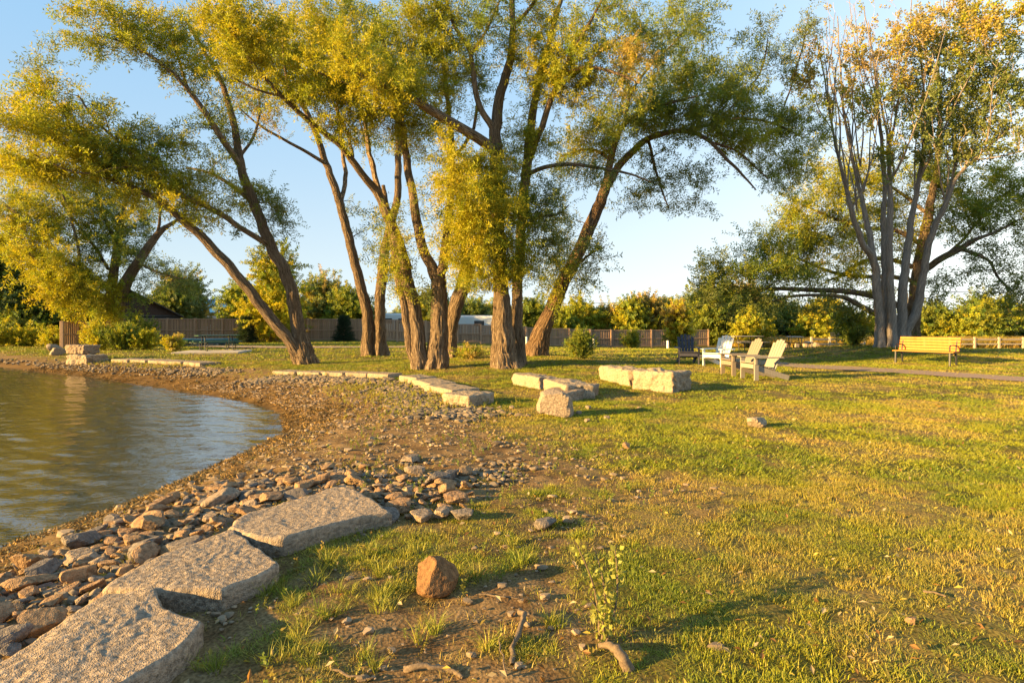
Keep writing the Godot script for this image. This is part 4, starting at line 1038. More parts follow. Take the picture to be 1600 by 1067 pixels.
# a tree farther off: trunk, limbs and a crown of many leaf sprays
func far_tree(called: String, label: String, at: Vector3, high: float, wide: float, tone: Array, seed_: int, low := 0.25, density := 1.0, kind := "far", category := "tree", group := "trees along the fence and fields") -> void:
	rng.seed = seed_
	var root := thing(called, label, category, at, 0.0, group)
	var g := Geo.new()
	var lean := Vector3(rng.randfn() * 0.03, 1, rng.randfn() * 0.03) * high
	var rad := high * 0.016 + 0.015
	var line := PackedVector3Array()
	var rr := PackedFloat32Array()
	for i in 7:
		var t := i / 6.0
		line.append(Vector3(0, -0.25, 0) + lean * t * 0.85 + Vector3(rng.randfn(), 0, rng.randfn()) * 0.012 * high * t)
		rr.append(rad * (1.15 - t) + 0.006)
	g.tube(line, rr, 8)
	part("trunk", g.mesh(), mats.bark_brown, root)
	var lg := Geo.new()
	var xf := []
	var cols := []
	var lumps := int(clampf(9.0 * wide / high * 2.0 + 10.0, 12, 26))
	var big := clampf(absf(at.z) / 42.0, 0.5, 2.2)
	for b in lumps:
		var t := lerpf(low, 0.97, (b + 0.5) / lumps + rng.randf_range(-0.04, 0.04))
		var belly := sin(PI * pow(clampf((t - low) / (1.02 - low), 0, 1), 0.75)) * 0.9 + 0.14
		var a := b * 2.4 + rng.randf() * 0.9
		var off := Vector3(cos(a), 0, sin(a)) * wide * 0.5 * belly * rng.randf_range(0.2, 1.0)
		var c := Vector3(0, high * t, 0) + off
		var size := wide * rng.randf_range(0.10, 0.24)
		var from := line[clampi(int(t * 5.0), 1, 5)]
		lg.tube(PackedVector3Array([from, (from + c) * 0.5 + Vector3(0, -0.05 * high * 0.3, 0), c]), PackedFloat32Array([rad * 0.4, rad * 0.22, 0.008]), 5)
		var n := int((24.0 + size * size * 46.0 / (big * big)) * density)
		var tn: int = tone[rng.randi() % tone.size()]
		for i in n:
			var u := Vector3(rng.randfn(), rng.randfn(), rng.randfn()) * 0.6
			var p := c + u * size
			if p.y < 0.05:
				continue
			var dir := u + Vector3(rng.randfn(), rng.randfn() + 0.3, rng.randfn()) * 0.6
			xf.append(spray_turn(dir, big * rng.randf_range(0.8, 1.25), p))
			cols.append(shade_of(tn, 0.3))
	part("limbs", lg.mesh(), mats.twig, root)
	copies("crown", spray_far, mats.leaf, root, xf, cols)

func shrub(called: String, label: String, at: Vector3, high: float, wide: float, tone: Array, seed_: int, density := 1.0, leaf := "small", group := "shrubs") -> void:
	rng.seed = seed_
	var root := thing(called, label, "shrub", at, 0.0, group)
	var tw := Geo.new()
	var xf := []
	var cols := []
	var big := clampf(absf(at.z) / 24.0, 0.35, 1.6)
	var stems := int(clampf(10 + wide * 10.0, 9, 34))
	for b in stems:
		var a := rng.randf() * TAU
		var out := rng.randf()
		var tip := Vector3(cos(a) * wide * 0.5 * out, high * rng.randf_range(0.55, 1.0) * (1.0 - 0.35 * out * out), sin(a) * wide * 0.5 * out)
		var foot := Vector3(cos(a), 0, sin(a)) * wide * 0.12 * out + Vector3(0, -0.06, 0)
		var ctrl := Vector3(tip.x * 0.5, tip.y * 0.62, tip.z * 0.5) + Vector3(rng.randfn(), 0, rng.randfn()) * 0.06 * wide
		var p := PackedVector3Array()
		for k in 5:
			var t := k / 4.0
			p.append(foot.lerp(ctrl, t).lerp(ctrl.lerp(tip, t), t))
		tw.tube(p, PackedFloat32Array([0.014 * big + 0.004, 0.011 * big + 0.003, 0.009 * big, 0.006 * big, 0.003]), 4, false)
		var n := int((10.0 + 34.0 * high * wide / stems * 4.0 / (big * big) * 0.35) * density)
		var tn: int = tone[rng.randi() % tone.size()]
		for i in n:
			var t := pow(rng.randf(), 0.7) * 3.99
			var k := int(t)
			var q := p[k].lerp(p[k + 1], t - k) + Vector3(rng.randfn(), rng.randfn(), rng.randfn()) * 0.08 * wide
			if q.y < 0.03:
				q.y = 0.03 + rng.randf() * 0.1
			var dir := (p[k + 1] - p[k]).normalized() + Vector3(rng.randfn(), rng.randfn(), rng.randfn()) * 0.6
			xf.append(spray_turn(dir, 0.75 * big * rng.randf_range(0.7, 1.2), q))
			cols.append(shade_of(tn, 0.3))
	part("stems", tw.mesh(), mats.twig, root)
	copies("foliage", spray_broad if leaf == "small" else spray_willow, mats.leaf, root, xf, cols)

func spruce(label: String, at: Vector3, high: float, wide: float, seed_: int) -> void:
	rng.seed = seed_
	var root := thing("spruce_tree", label, "tree", at, 0.0, "small spruces before the fence")
	var g := Geo.new()
	g.tube(PackedVector3Array([Vector3(0, -0.1, 0), Vector3(0, high * 0.5, 0), Vector3(0, high, 0)]), PackedFloat32Array([0.06, 0.035, 0.008]), 7)
	part("trunk", g.mesh(), mats.bark_brown, root)
	var xf := []
	var cols := []
	for i in 620:
		var t := pow(rng.randf(), 1.3)
		var a := rng.randf() * TAU
		var reach := wide * 0.5 * (1.0 - t) * (0.75 + 0.25 * sin(t * 60.0)) + 0.05
		var f := sqrt(rng.randf())
		var dir := Vector3(cos(a), -0.15 + 0.5 * t, sin(a))
		xf.append(spray_turn(dir + Vector3(rng.randfn(), rng.randfn(), rng.randfn()) * 0.2, 1.0, Vector3(cos(a) * reach * f * 0.8, 0.12 + t * high * 0.93, sin(a) * reach * f * 0.8)))
		var k := rng.randf_range(0.7, 1.3)
		cols.append(Color(0.03 * k, 0.05 * k, 0.025 * k))
	copies("crown", spray_needle, mats.leaf, root, xf, cols)

# ---------------------------------------------------------------- grass and litter
func tuft_mesh(seed_: int, blades: int, high: float, width: float, spread: float) -> ArrayMesh:
	var r := RandomNumberGenerator.new()
	r.seed = seed_
	var g := Geo.new()
	for i in blades:
		var a := r.randf() * TAU
		var d := Vector3(cos(a), 0, sin(a))
		var foot := d * spread * 0.4 * r.randf() + Vector3(0, -0.01, 0)
		var h := high * r.randf_range(0.5, 1.1)
		var lean := d.rotated(Vector3.UP, r.randfn() * 0.5) * h * r.randf_range(0.2, 1.3)
		var side := Vector3(-d.z, 0, d.x).rotated(Vector3.UP, r.randfn()) * width * 0.5
		var mid := foot + lean * 0.35 + Vector3(0, h * 0.6, 0)
		var tip := foot + lean + Vector3(0, h * (1.0 - 0.2 * r.randf()), 0)
		var out := side.cross(Vector3.UP)
		g.tri(foot - side, foot + side, mid + side * 0.7, out)
		g.tri(foot - side, mid + side * 0.7, mid - side * 0.7, out)
		g.tri(mid - side * 0.7, mid + side * 0.7, tip, out)
	return g.mesh()

func build_grass() -> void:
	rng.seed = 77
	var near := tuft_mesh(4, 8, 0.036, 0.0036, 0.06)
	var mid := tuft_mesh(5, 8, 0.045, 0.0065, 0.10)
	var far := tuft_mesh(6, 9, 0.075, 0.018, 0.28)
	var bands := [[1.5, 5.0, 120000, near], [5.0, 10.0, 110000, mid], [10.0, 21.0, 100000, mid], [21.0, 46.0, 60000, far]]
	for b in bands:
		var xf := []
		var cols := []
		for i in b[2]:
			var d := sqrt(lerpf(b[0] * b[0], b[1] * b[1], rng.randf()))
			var x := (rng.randf() * 2.0 - 1.0) * (d * 1.02 + 0.6)
			var s := shore_distance(x, d)
			if s < 0.7:
				continue
			var g := grass_at(x, d, s)
			var dry := dry_at(x, d)
			var thin := clampf(0.5 + 1.3 * noise_c.get_noise_2d(x * 0.6, d * 0.6) + 0.9 * noise_b.get_noise_2d(x * 1.7 + 9.0, d * 1.7), 0.12, 1.0)
			if rng.randf() > g * thin * (1.0 - 0.45 * dry) + 0.012:
				continue
			var k := rng.randf_range(0.75, 1.3)
			var col := Color(0.29, 0.29, 0.018).lerp(Color(0.155, 0.20, 0.015), clampf(0.5 + 1.2 * noise_a.get_noise_2d(x * 2.0, d * 2.0 + 70.0) + rng.randfn() * 0.2, 0, 1))
			col = col.lerp(Color(0.40, 0.28, 0.07), clampf(dry * 0.8 + rng.randfn() * 0.2 + (0.35 if g < 0.6 else 0.0), 0, 1))
			var sc := rng.randf_range(0.65, 1.25) * (1.0 if d < 10.0 else lerpf(1.0, 1.6, (d - 10.0) / 11.0) if d < 21.0 else 1.0 + (d - 21.0) / 50.0)
			xf.append(Transform3D(Basis(Vector3.UP, rng.randf() * TAU).scaled(Vector3(sc, sc * rng.randf_range(0.7, 1.2), sc)), on(x, -d)))
			cols.append(Color(col.r * k, col.g * k, col.b * k))
		var o := copies("lawn_grass", b[3], mats.grass, self, xf, cols)
		tag(o, "short patchy lawn grass, green turning straw coloured", "grass", "", "stuff")

func build_litter() -> void:
	rng.seed = 91
	# pebbles in the bare soil and along the shore
	var xf := []
	var cols := []
	for i in 34000:
		var d := sqrt(lerpf(3.0, 240.0, pow(rng.randf(), 1.25)))
		var x := rng.randf_range(-5.2, 3.2) - (maxf(d - 9.0, 0.0) * 0.8)
		var s := shore_distance(x, d)
		if s < 0.15:
			continue
		var g := grass_at(x, d, s)
		if rng.randf() < 0.25 + g * 1.2:
			continue
		if rng.randf() < 0.55 and noise_b.get_noise_2d(x * 0.8, d * 0.8) < 0.02:
			continue
		var sc := 0.006 + 0.024 * pow(rng.randf(), 4.0) + 0.0008 * d
		if rng.randf() < 0.04 and d > 3.5:
			sc *= 1.9
		xf.append(Transform3D(Basis.from_euler(Vector3(rng.randfn() * 0.3, rng.randf() * TAU, rng.randfn() * 0.3)).scaled(Vector3(sc * rng.randf_range(0.8, 1.6), sc * 0.6, sc)), on(x, -d) + Vector3(0, sc * 0.2 + 0.004, 0)))
		var k := rng.randf_range(0.5, 1.25)
		cols.append(Color(0.25 * k, 0.175 * k, 0.105 * k))
	var pm := StandardMaterial3D.new()
	pm.vertex_color_use_as_albedo = true
	pm.roughness = 0.95
	var o := copies("pebbles", cut_stone(900, 7, 0.08, 11, 7), pm, self, xf, cols)
	tag(o, "loose pebbles scattered over the bare soil of the beach", "pebbles", "", "stuff")
	# fallen leaves
	var lf := Geo.new()
	lf.tri(Vector3(0, 0, -0.03), Vector3(0.014, 0.006, 0), Vector3(0, 0, 0.03), Vector3.UP)
	lf.tri(Vector3(0, 0, -0.03), Vector3(-0.014, 0.008, 0), Vector3(0, 0, 0.03), Vector3.UP)
	xf = []
	cols = []
	for i in 8000:
		var d := sqrt(lerpf(3.0, 700.0, pow(rng.randf(), 1.9)))
		var x := (rng.randf() * 2.0 - 1.0) * (d * 1.0 + 0.4)
		var s := shore_distance(x, d)
		if s < 0.4:
			continue
		var sc := rng.randf_range(0.25, 0.75) * (1.0 + d * 0.04)
		xf.append(Transform3D(Basis.from_euler(Vector3(rng.randfn() * 0.5, rng.randf() * TAU, rng.randfn() * 0.5)).scaled(Vector3.ONE * sc), on(x, -d) + Vector3(0, 0.012 + 0.025 * rng.randf(), 0)))
		var k := rng.randf_range(0.5, 1.3)
		cols.append([Color(0.42 * k, 0.32 * k, 0.18 * k), Color(0.30 * k, 0.15 * k, 0.05 * k), Color(0.36 * k, 0.27 * k, 0.05 * k)][rng.randi() % 3])
	o = copies("fallen_leaves", lf.mesh(), mats.leaf, self, xf, cols)
	tag(o, "small dry fallen leaves strewn over lawn and soil", "leaves", "", "stuff")
	# broad-leaved weeds in the thin turf
	xf = []
	cols = []
	for i in 2600:
		var d := sqrt(lerpf(4.0, 110.0, rng.randf()))
		var x := rng.randf_range(-2.2, 2.2) if d < 7.0 else rng.randf_range(-5.0, 1.0)
		var s := shore_distance(x, d)
		if s < 1.7 or noise_b.get_noise_2d(x * 0.9 + 55.0, d * 0.9) < 0.08 or grass_at(x, d, s) > 0.8:
			continue
		var sc := rng.randf_range(0.10, 0.24)
		xf.append(spray_turn(Vector3(rng.randfn() * 0.5, 1, rng.randfn() * 0.5), sc, on(x, -d)))
		var k := rng.randf_range(0.7, 1.3)
		cols.append(Color(0.15 * k, 0.19 * k, 0.03 * k).lerp(Color(0.34 * k, 0.2 * k, 0.06 * k), maxf(0.0, rng.randf() * 1.4 - 0.6)))
	o = copies("soil_weeds", spray_broad, mats.leaf, self, xf, cols)
	tag(o, "small broad-leaved weeds in the thin turf and soil", "weeds", "", "stuff")
	# weeds between the cobbles of the banks
	xf = []
	cols = []
	for q in [[-3.3, 12.6, 0.7, 260], [-2.2, 11.0, 0.8, 320], [-5.6, 15.6, 1.3, 260], [-12.5, 19.6, 1.9, 420], [-17.5, 21.2, 2.2, 300], [-1.5, 9.6, 0.6, 160]]:
		for i in q[3]:
			var x: float = q[0] + rng.randfn() * q[2]
			var d: float = q[1] + rng.randfn() * 0.45
			if shore_distance(x, d) < 0.9:
				continue
			xf.append(spray_turn(Vector3(rng.randfn() * 0.6, 1, rng.randfn() * 0.6), rng.randf_range(0.14, 0.34), on(x, -d)))
			var k := rng.randf_range(0.7, 1.3)
			cols.append(Color(0.22 * k, 0.23 * k, 0.03 * k).lerp(Color(0.36 * k, 0.28 * k, 0.05 * k), rng.randf()))
	o = copies("bank_weeds", spray_broad, mats.leaf, self, xf, cols)
	tag(o, "yellow-green weeds growing between the cobbles of the banks", "weeds", "", "stuff")
	# dark matted weed washed up along the waterline
	var wm := tuft_mesh(12, 16, 0.045, 0.014, 0.14)
	xf = []
	cols = []
	for i in 60000:
		var d := rng.randf_range(2.2, 22.0)
		var x := rng.randf_range(-24.0, -1.6) if d > 11.0 else rng.randf_range(-5.0, -1.6)
		var s := shore_distance(x, d)
		var lim := 1.2 if d < 9.0 else 1.8
		if s < 0.02 or s > lim or rng.randf() < s / lim:
			continue
		if noise_b.get_noise_2d(x * 1.5, d * 1.5) < -0.12:
			continue
		var sc := rng.randf_range(0.5, 1.2) * (1.0 + 0.05 * d)
		xf.append(Transform3D(Basis.from_euler(Vector3(rng.randfn() * 0.4, rng.randf() * TAU, rng.randfn() * 0.4)).scaled(Vector3(sc, sc * rng.randf_range(0.15, 0.55), sc)), on(x, -d) + Vector3(0, 0.004, 0)))
		var k := rng.randf_range(0.5, 1.4)
		cols.append(Color(0.25 * k, 0.15 * k, 0.045 * k))
	o = copies("shore_weed", wm, mats.wrack, self, xf, cols)
	tag(o, "brown matted weed washed up along the waterline", "weed", "", "stuff")

# ---------------------------------------------------------------- furniture
func adirondack(label: String, at: Vector3, facing: Vector2, mat: String) -> void:
	var t := thing("adirondack_chair", label, "chair", at, atan2(facing.x, facing.y), "slatted garden chairs facing the lake")
	var m: Material = mats[mat]
	var add := func(called: String, a: Vector3, b: Vector3, w: float, h: float, up: Vector3) -> void:
		var g := Geo.new()
		g.bar(a, b, w, h, up, 0.005)
		part(called, g.mesh(), m, t)
	for s in [-1.0, 1.0]:
		add.call("front_leg", Vector3(s * 0.315, 0, 0.33), Vector3(s * 0.315, 0.555, 0.33), 0.035, 0.115, Vector3(0, 0, 1))
		add.call("side_rail", Vector3(s * 0.275, 0.335, 0.36), Vector3(s * 0.275, 0.05, -0.56), 0.032, 0.13, Vector3.UP)
		add.call("armrest", Vector3(s * 0.335, 0.57, 0.43), Vector3(s * 0.335, 0.57, -0.36), 0.135, 0.028, Vector3.UP)
		add.call("arm_support", Vector3(s * 0.34, 0.40, 0.345), Vector3(s * 0.34, 0.553, 0.345), 0.016, 0.06, Vector3(0, 0, 1))
	for k in 6:
		var f := k / 5.0
		var z := 0.375 - 0.52 * f
		var y := 0.345 + (z - 0.36) * 0.31 + 0.085
		add.call("seat_slat", Vector3(-0.295, y, z), Vector3(0.295, y, z), 0.088, 0.024, Vector3(0, 1, -0.31))
	add.call("front_apron", Vector3(-0.295, 0.35, 0.393), Vector3(0.295, 0.35, 0.393), 0.024, 0.11, Vector3.UP)
	add.call("back_brace", Vector3(-0.34, 0.545, -0.395), Vector3(0.34, 0.545, -0.395), 0.04, 0.03, Vector3.UP)
	add.call("back_brace", Vector3(-0.26, 0.80, -0.50), Vector3(0.26, 0.80, -0.50), 0.025, 0.06, Vector3(0, 1, -0.4))
	for k in 5:
		var q := k - 2.0
		var tall := 1.0 - 0.028 * q * q
		add.call("back_slat", Vector3(q * 0.098, 0.225, -0.205), Vector3(q * 0.116, 0.225 + 0.79 * tall, -0.205 - 0.345 * tall), 0.094, 0.022, Vector3(0, 0.4, 1))

func park_bench(label: String, left: Vector3, right: Vector3) -> void:
	var along := right - left
	along.y = 0
	var x := along.normalized()
	var mid := (left + right) * 0.5
	var half := along.length() * 0.5
	var t := thing("park_bench", label, "bench", mid, atan2(-x.z, x.x))
	var slat := func(called: String, y: float, z: float, h: float, up: Vector3) -> void:
		var g := Geo.new()
		g.bar(Vector3(-half - 0.08, y, z), Vector3(half + 0.08, y, z), h, 0.032, up, 0.006)
		part(called, g.mesh(), mats.bench_wood, t)
	for k in 5:
		slat.call("seat_slat", 0.45 - 0.006 * k + (0.0 if k > 0 else -0.012), -0.03 - 0.1 * k, 0.088, Vector3(0, 1, -0.06))
	for k in 5:
		slat.call("back_slat", 0.50 + 0.093 * k, -0.50 - 0.027 * k, 0.084, Vector3(0, 0.28, 1))
	for s in [-1.0, 1.0]:
		var sx: float = s * (half - 0.02)
		var g := Geo.new()
		g.bar(Vector3(sx, 0, 0.0), Vector3(sx, 0.42, -0.02), 0.05, 0.05, Vector3(0, 0, 1))
		part("leg", g.mesh(), mats.black_metal, t)
		g = Geo.new()
		g.bar(Vector3(sx, 0, -0.52), Vector3(sx, 0.45, -0.46), 0.05, 0.05, Vector3(0, 0, 1))
		part("leg", g.mesh(), mats.black_metal, t)
		g = Geo.new()
		g.bar(Vector3(sx, 0.415, 0.0), Vector3(sx, 0.39, -0.48), 0.045, 0.04)
		part("seat_bracket", g.mesh(), mats.black_metal, t)
		g = Geo.new()
		g.bar(Vector3(sx, 0.44, -0.475), Vector3(sx, 0.93, -0.63), 0.045, 0.035, Vector3(0, 0, 1))
		part("back_upright", g.mesh(), mats.black_metal, t)
		g = Geo.new()
		g.tube(PackedVector3Array([Vector3(sx, 0.42, -0.01), Vector3(sx, 0.6, 0.0), Vector3(sx, 0.655, -0.04), Vector3(sx, 0.665, -0.3), Vector3(sx, 0.64, -0.52)]), PackedFloat32Array([0.019, 0.019, 0.019, 0.019, 0.019]), 8)
		part("armrest", g.mesh(), mats.black_metal, t)

func picnic_table(label: String, at: Vector3, turn: float, top: Material, frame: Material) -> void:
	var t := thing("picnic_table", label, "table", at, turn, "picnic tables")
	for k in 5:
		var g := Geo.new()
		g.bar(Vector3(-0.95, 0.745, -0.32 + 0.16 * k), Vector3(0.95, 0.745, -0.32 + 0.16 * k), 0.15, 0.04)
		part("table_plank", g.mesh(), top, t)
	for s in [-1.0, 1.0]:
		for k in 2:
			var g := Geo.new()
			g.bar(Vector3(-0.95, 0.445, s * (0.64 + 0.15 * k)), Vector3(0.95, 0.445, s * (0.64 + 0.15 * k)), 0.14, 0.04)
			part("seat_plank", g.mesh(), top, t)
	for s in [-1.0, 1.0]:
		for e in [-1.0, 1.0]:
			var x: float = s * 0.62
			var g := Geo.new()
			var r := PackedFloat32Array()
			r.resize(9)
			r.fill(0.022)
			g.tube(PackedVector3Array([Vector3(x, 0.725, e * 0.24), Vector3(x, 0.3, e * 0.3), Vector3(x, 0.06, e * 0.34), Vector3(x, 0.024, e * 0.40), Vector3(x, 0.022, e * 0.55), Vector3(x, 0.022, e * 0.68), Vector3(x, 0.07, e * 0.74), Vector3(x, 0.3, e * 0.74), Vector3(x, 0.426, e * 0.72)]), r, 8)
			part("leg", g.mesh(), frame, t)
		var b := Geo.new()
		b.bar(Vector3(s * 0.62, 0.40, -0.72), Vector3(s * 0.62, 0.40, 0.72), 0.03, 0.03)
		part("crossbar", b.mesh(), frame, t)

func canoe(label: String, at: Vector3, turn: float) -> void:
	var t := thing("canoe", label, "boat", at, turn)
	var g := Geo.new()
	var n := 28
	var m := 12
	for i in n + 1:
		var f := i / float(n) * 2.0 - 1.0
		var w := 0.44 * pow(maxf(0.0, 1.0 - f * f), 0.6) + 0.012
		var h := 0.34 + 0.12 * pow(absf(f), 3.0)
		for k in m + 1:
			var a := PI * k / m
			g.v.append(Vector3(f * 2.4, 0.14 + h * pow(sin(a), 0.75) - 0.12 * pow(absf(f), 4.0) * sin(a), cos(a) * w))
			g.n.append(Vector3.UP)
	for i in n:
		for k in m:
			var a := i * (m + 1) + k
			g.idx.append_array(PackedInt32Array([a, a + 1, a + m + 1, a + 1, a + m + 2, a + m + 1]))
	g.smooth(0)
	part("hull", g.mesh(), mats.canoe_green, t)
	for s in [-1.0, 1.0]:
		var r := Geo.new()
		var p := PackedVector3Array()
		var rad := PackedFloat32Array()
		for i in 17:
			var f := i / 8.0 - 1.0
			p.append(Vector3(f * 2.4, 0.13, s * (0.44 * pow(maxf(0.0, 1.0 - f * f), 0.6) + 0.012)))
			rad.append(0.018)
		r.tube(p, rad, 6)
		part("gunwale", r.mesh(), mats.black_metal, t)
	for s in [-1.0, 1.0]:
		var b := Geo.new()
		b.box(Transform3D(Basis(), Vector3(s * 1.2, 0.065, 0)), Vector3(0.1, 0.13, 0.9), 0.01)
		part("support_block", b.mesh(), mats.post_wood, t)

func charcoal_grill(label: String, at: Vector3) -> void:
	var t := thing("charcoal_grill", label, "grill", at, 0.35)
	var g := Geo.new()
	g.tube(PackedVector3Array([Vector3(0, -0.1, 0), Vector3(0, 0.5, 0), Vector3(0, 0.86, 0)]), PackedFloat32Array([0.045, 0.045, 0.045]), 10)
	part("post", g.mesh(), mats.black_metal, t)
	g = Geo.new()
	g.box(Transform3D(Basis(), Vector3(0, 0.875, 0)), Vector3(0.62, 0.03, 0.44), 0.005)
	for s in [-1.0, 1.0]:
		g.box(Transform3D(Basis(), Vector3(s * 0.3, 1.0, 0)), Vector3(0.018, 0.25, 0.44), 0.004)
	g.box(Transform3D(Basis(), Vector3(0, 1.0, -0.21)), Vector3(0.58, 0.25, 0.018), 0.004)
	g.box(Transform3D(Basis(), Vector3(0, 0.95, 0.21)), Vector3(0.58, 0.13, 0.018), 0.004)
	part("firebox", g.mesh(), mats.black_metal, t)
	g = Geo.new()
	for k in 9:
		g.bar(Vector3(-0.28 + 0.07 * k, 1.03, -0.19), Vector3(-0.28 + 0.07 * k, 1.03, 0.19), 0.014, 0.014, Vector3.UP, 0.002)
	part("grate", g.mesh(), mats.galvanised, t)

# ---------------------------------------------------------------- fences and buildings
func panel_mesh(width: float, high: float, seed_: int) -> ArrayMesh:
	var r := RandomNumberGenerator.new()
	r.seed = seed_
	var g := Geo.new()
	var n := int(width / 0.14)
	for k in n:
		var z := (0.012 if k % 2 == 0 else -0.012) + r.randf_range(-0.004, 0.004)
		g.box(Transform3D(Basis(), Vector3(-width * 0.5 + (k + 0.5) * width / n, high * 0.5 + r.randf_range(-0.008, 0.008), z)), Vector3(width / n - 0.016, high - 0.1, 0.022), 0.004)
		var tone := r.randf_range(0.62, 1.0)
		while g.c.size() < g.v.size():
			g.c.append(Color(tone, tone * 0.97, tone * 0.94))
	return g.mesh()

func privacy_fence(label: String, points: Array, high: float, mat: String) -> void:
	var origin: Vector3 = points[0]
	var t := thing("wooden_fence", label, "fence", origin)
	var shapes := [panel_mesh(2.3, high, 1), panel_mesh(2.3, high, 2), panel_mesh(2.3, high, 3)]
	var m: Material = mats[mat]
	var pg := Geo.new()
	pg.box(Transform3D(Basis(), Vector3(0, high * 0.5 - 0.06, 0)), Vector3(0.15, high + 0.28, 0.17), 0.012)
	pg.box(Transform3D(Basis(), Vector3(0, high + 0.1, 0)), Vector3(0.17, 0.04, 0.17), 0.01)
	var post := pg.mesh()
	var rg := Geo.new()
	rg.box(Transform3D(), Vector3(2.3, 0.085, 0.045), 0.005)
	var rail := rg.mesh()
	var k := 0
	for i in points.size() - 1:
		var a: Vector3 = points[i]
		var b: Vector3 = points[i + 1]
		var flat := Vector3(b.x - a.x, 0, b.z - a.z)
		var n := maxi(1, roundi(flat.length() / 2.42))
		var turn := atan2(-flat.z, flat.x)
		for j in n + 1:
			var f := float(j) / n
			var p := a + flat * f
			p.y = height(p.x, p.z)
			if j < n or i == points.size() - 2:
				part("post", post, m, t, Transform3D(Basis(Vector3.UP, turn), p - origin))
			if j == n:
				break
			var q := a + flat * ((j + 0.5) / n)
			q.y = height(q.x, q.z)
			var wide := flat.length() / n - 0.13
			var bs := Basis(Vector3.UP, turn).scaled_local(Vector3(wide / 2.3, 1, 1))
			part("board_panel", shapes[k % 3], m, t, Transform3D(bs, q - origin + Vector3(0, 0.04, 0)))
			for y in [0.12, high * 0.5, high - 0.0]:
				part("rail", rail, m, t, Transform3D(bs, q - origin + Basis(Vector3.UP, turn) * Vector3(0, y + 0.04, 0.036)))
			k += 1

func rail_fence(label: String, a: Vector3, b: Vector3, bays: int) -> void:
	var t := thing("rail_fence", label, "fence", a)
	var pg := Geo.new()
	pg.box(Transform3D(Basis(), Vector3(0, 0.45, 0)), Vector3(0.17, 1.3, 0.17), 0.02)
	var post := pg.mesh()
	for j in bays + 1:
		var p := a.lerp(b, float(j) / bays)
		p.y = height(p.x, p.z)
		part("post", post, mats.post_wood, t, Transform3D(Basis(), p - a))
		if j < bays:
			var q := a.lerp(b, float(j + 1) / bays)
			q.y = height(q.x, q.z)
			for y in [0.45, 0.88]:
				var g := Geo.new()
				g.bar(p - a + Vector3(0, y, 0), q - a + Vector3(0, y, 0), 0.05, 0.13, Vector3.UP, 0.01)
				part("rail", g.mesh(), mats.post_wood, t)

func cabin() -> void:
	var t := thing("log_cabin", "dark brown log cabin with gable roof and porch behind the fence corner", "cabin", on(-37.2, -52.0), 0.62)
	var w := 8.6
	var d := 6.0
	var h := 2.3
	var rise := 2.5
	var g := Geo.new()
	g.box(Transform3D(Basis(), Vector3(0, h * 0.5 - 0.3, 0)), Vector3(w - 0.16, h + 0.6, d - 0.16))
	part("wall", g.mesh(), mats.cabin_log, t)
	for k in 10:
		for s in [-1.0, 1.0]:
			var lg := Geo.new()
			var y := 0.12 + 0.235 * k
			lg.tube(PackedVector3Array([Vector3(-w * 0.5 - 0.12, y, s * (d * 0.5 - 0.06)), Vector3(0, y, s * (d * 0.5 - 0.06)), Vector3(w * 0.5 + 0.12, y, s * (d * 0.5 - 0.06))]), PackedFloat32Array([0.125, 0.122, 0.12]), 10)
			part("log", lg.mesh(), mats.cabin_log, t)
	# gable of upright boards facing the lawn, ridge running back
	var n := 40
	for k in n:
		var x := -w * 0.5 + (k + 0.5) * w / n
		var top := rise * (1.0 - absf(x) / (w * 0.5)) - 0.02
		if top < 0.08:
			continue
		var bg := Geo.new()
		bg.box(Transform3D(Basis(), Vector3(x, h + top * 0.5, d * 0.5 - 0.02)), Vector3(w / n - 0.02, top, 0.05), 0.005)
		part("gable_board", bg.mesh(), mats.cabin_wood, t)
	var gb := Geo.new()
	gb.tri(Vector3(-w * 0.5, h, d * 0.5 - 0.06), Vector3(w * 0.5, h, d * 0.5 - 0.06), Vector3(0, h + rise, d * 0.5 - 0.06), Vector3(0, 0, 1))
	gb.tri(Vector3(-w * 0.5, h, -d * 0.5 + 0.06), Vector3(w * 0.5, h, -d * 0.5 + 0.06), Vector3(0, h + rise, -d * 0.5 + 0.06), Vector3(0, 0, -1))
	part("gable_backing", gb.mesh(), mats.cabin_wood, t)
	for s in [-1.0, 1.0]:
		var rg := Geo.new()
		var slope := atan2(rise, w * 0.5)
		var len_ := sqrt(rise * rise + w * w * 0.25) + 0.55
		rg.box(Transform3D(Basis(Vector3(0, 0, 1), -s * slope), Vector3(s * (w * 0.25 + 0.2), h + rise * 0.5 - 0.02, 0)), Vector3(len_, 0.12, d + 0.9), 0.01)
		part("roof", rg.mesh(), mats.roof_shingle, t)
	# porch on the left: posts, beam, roof
	var pr := Geo.new()
	pr.box(Transform3D(Basis(Vector3(0, 0, 1), 0.06), Vector3(-w * 0.5 - 1.5, 2.78, 0.8)), Vector3(3.3, 0.1, 4.2), 0.01)
	part("porch_roof", pr.mesh(), mats.roof_shingle, t)
	for k in 4:
		var pg := Geo.new()
		pg.box(Transform3D(Basis(), Vector3(-w * 0.5 - 2.9 + 0.85 * k, 1.2, 2.6)), Vector3(0.16, 3.0, 0.16), 0.015)
		part("porch_post", pg.mesh(), mats.fence_wood_tan, t)
	var wg := Geo.new()
	wg.box(Transform3D(Basis(), Vector3(2.2, 1.35, d * 0.5 + 0.08)), Vector3(1.0, 0.9, 0.06), 0.01)
	part("window", wg.mesh(), mats.glass, t)

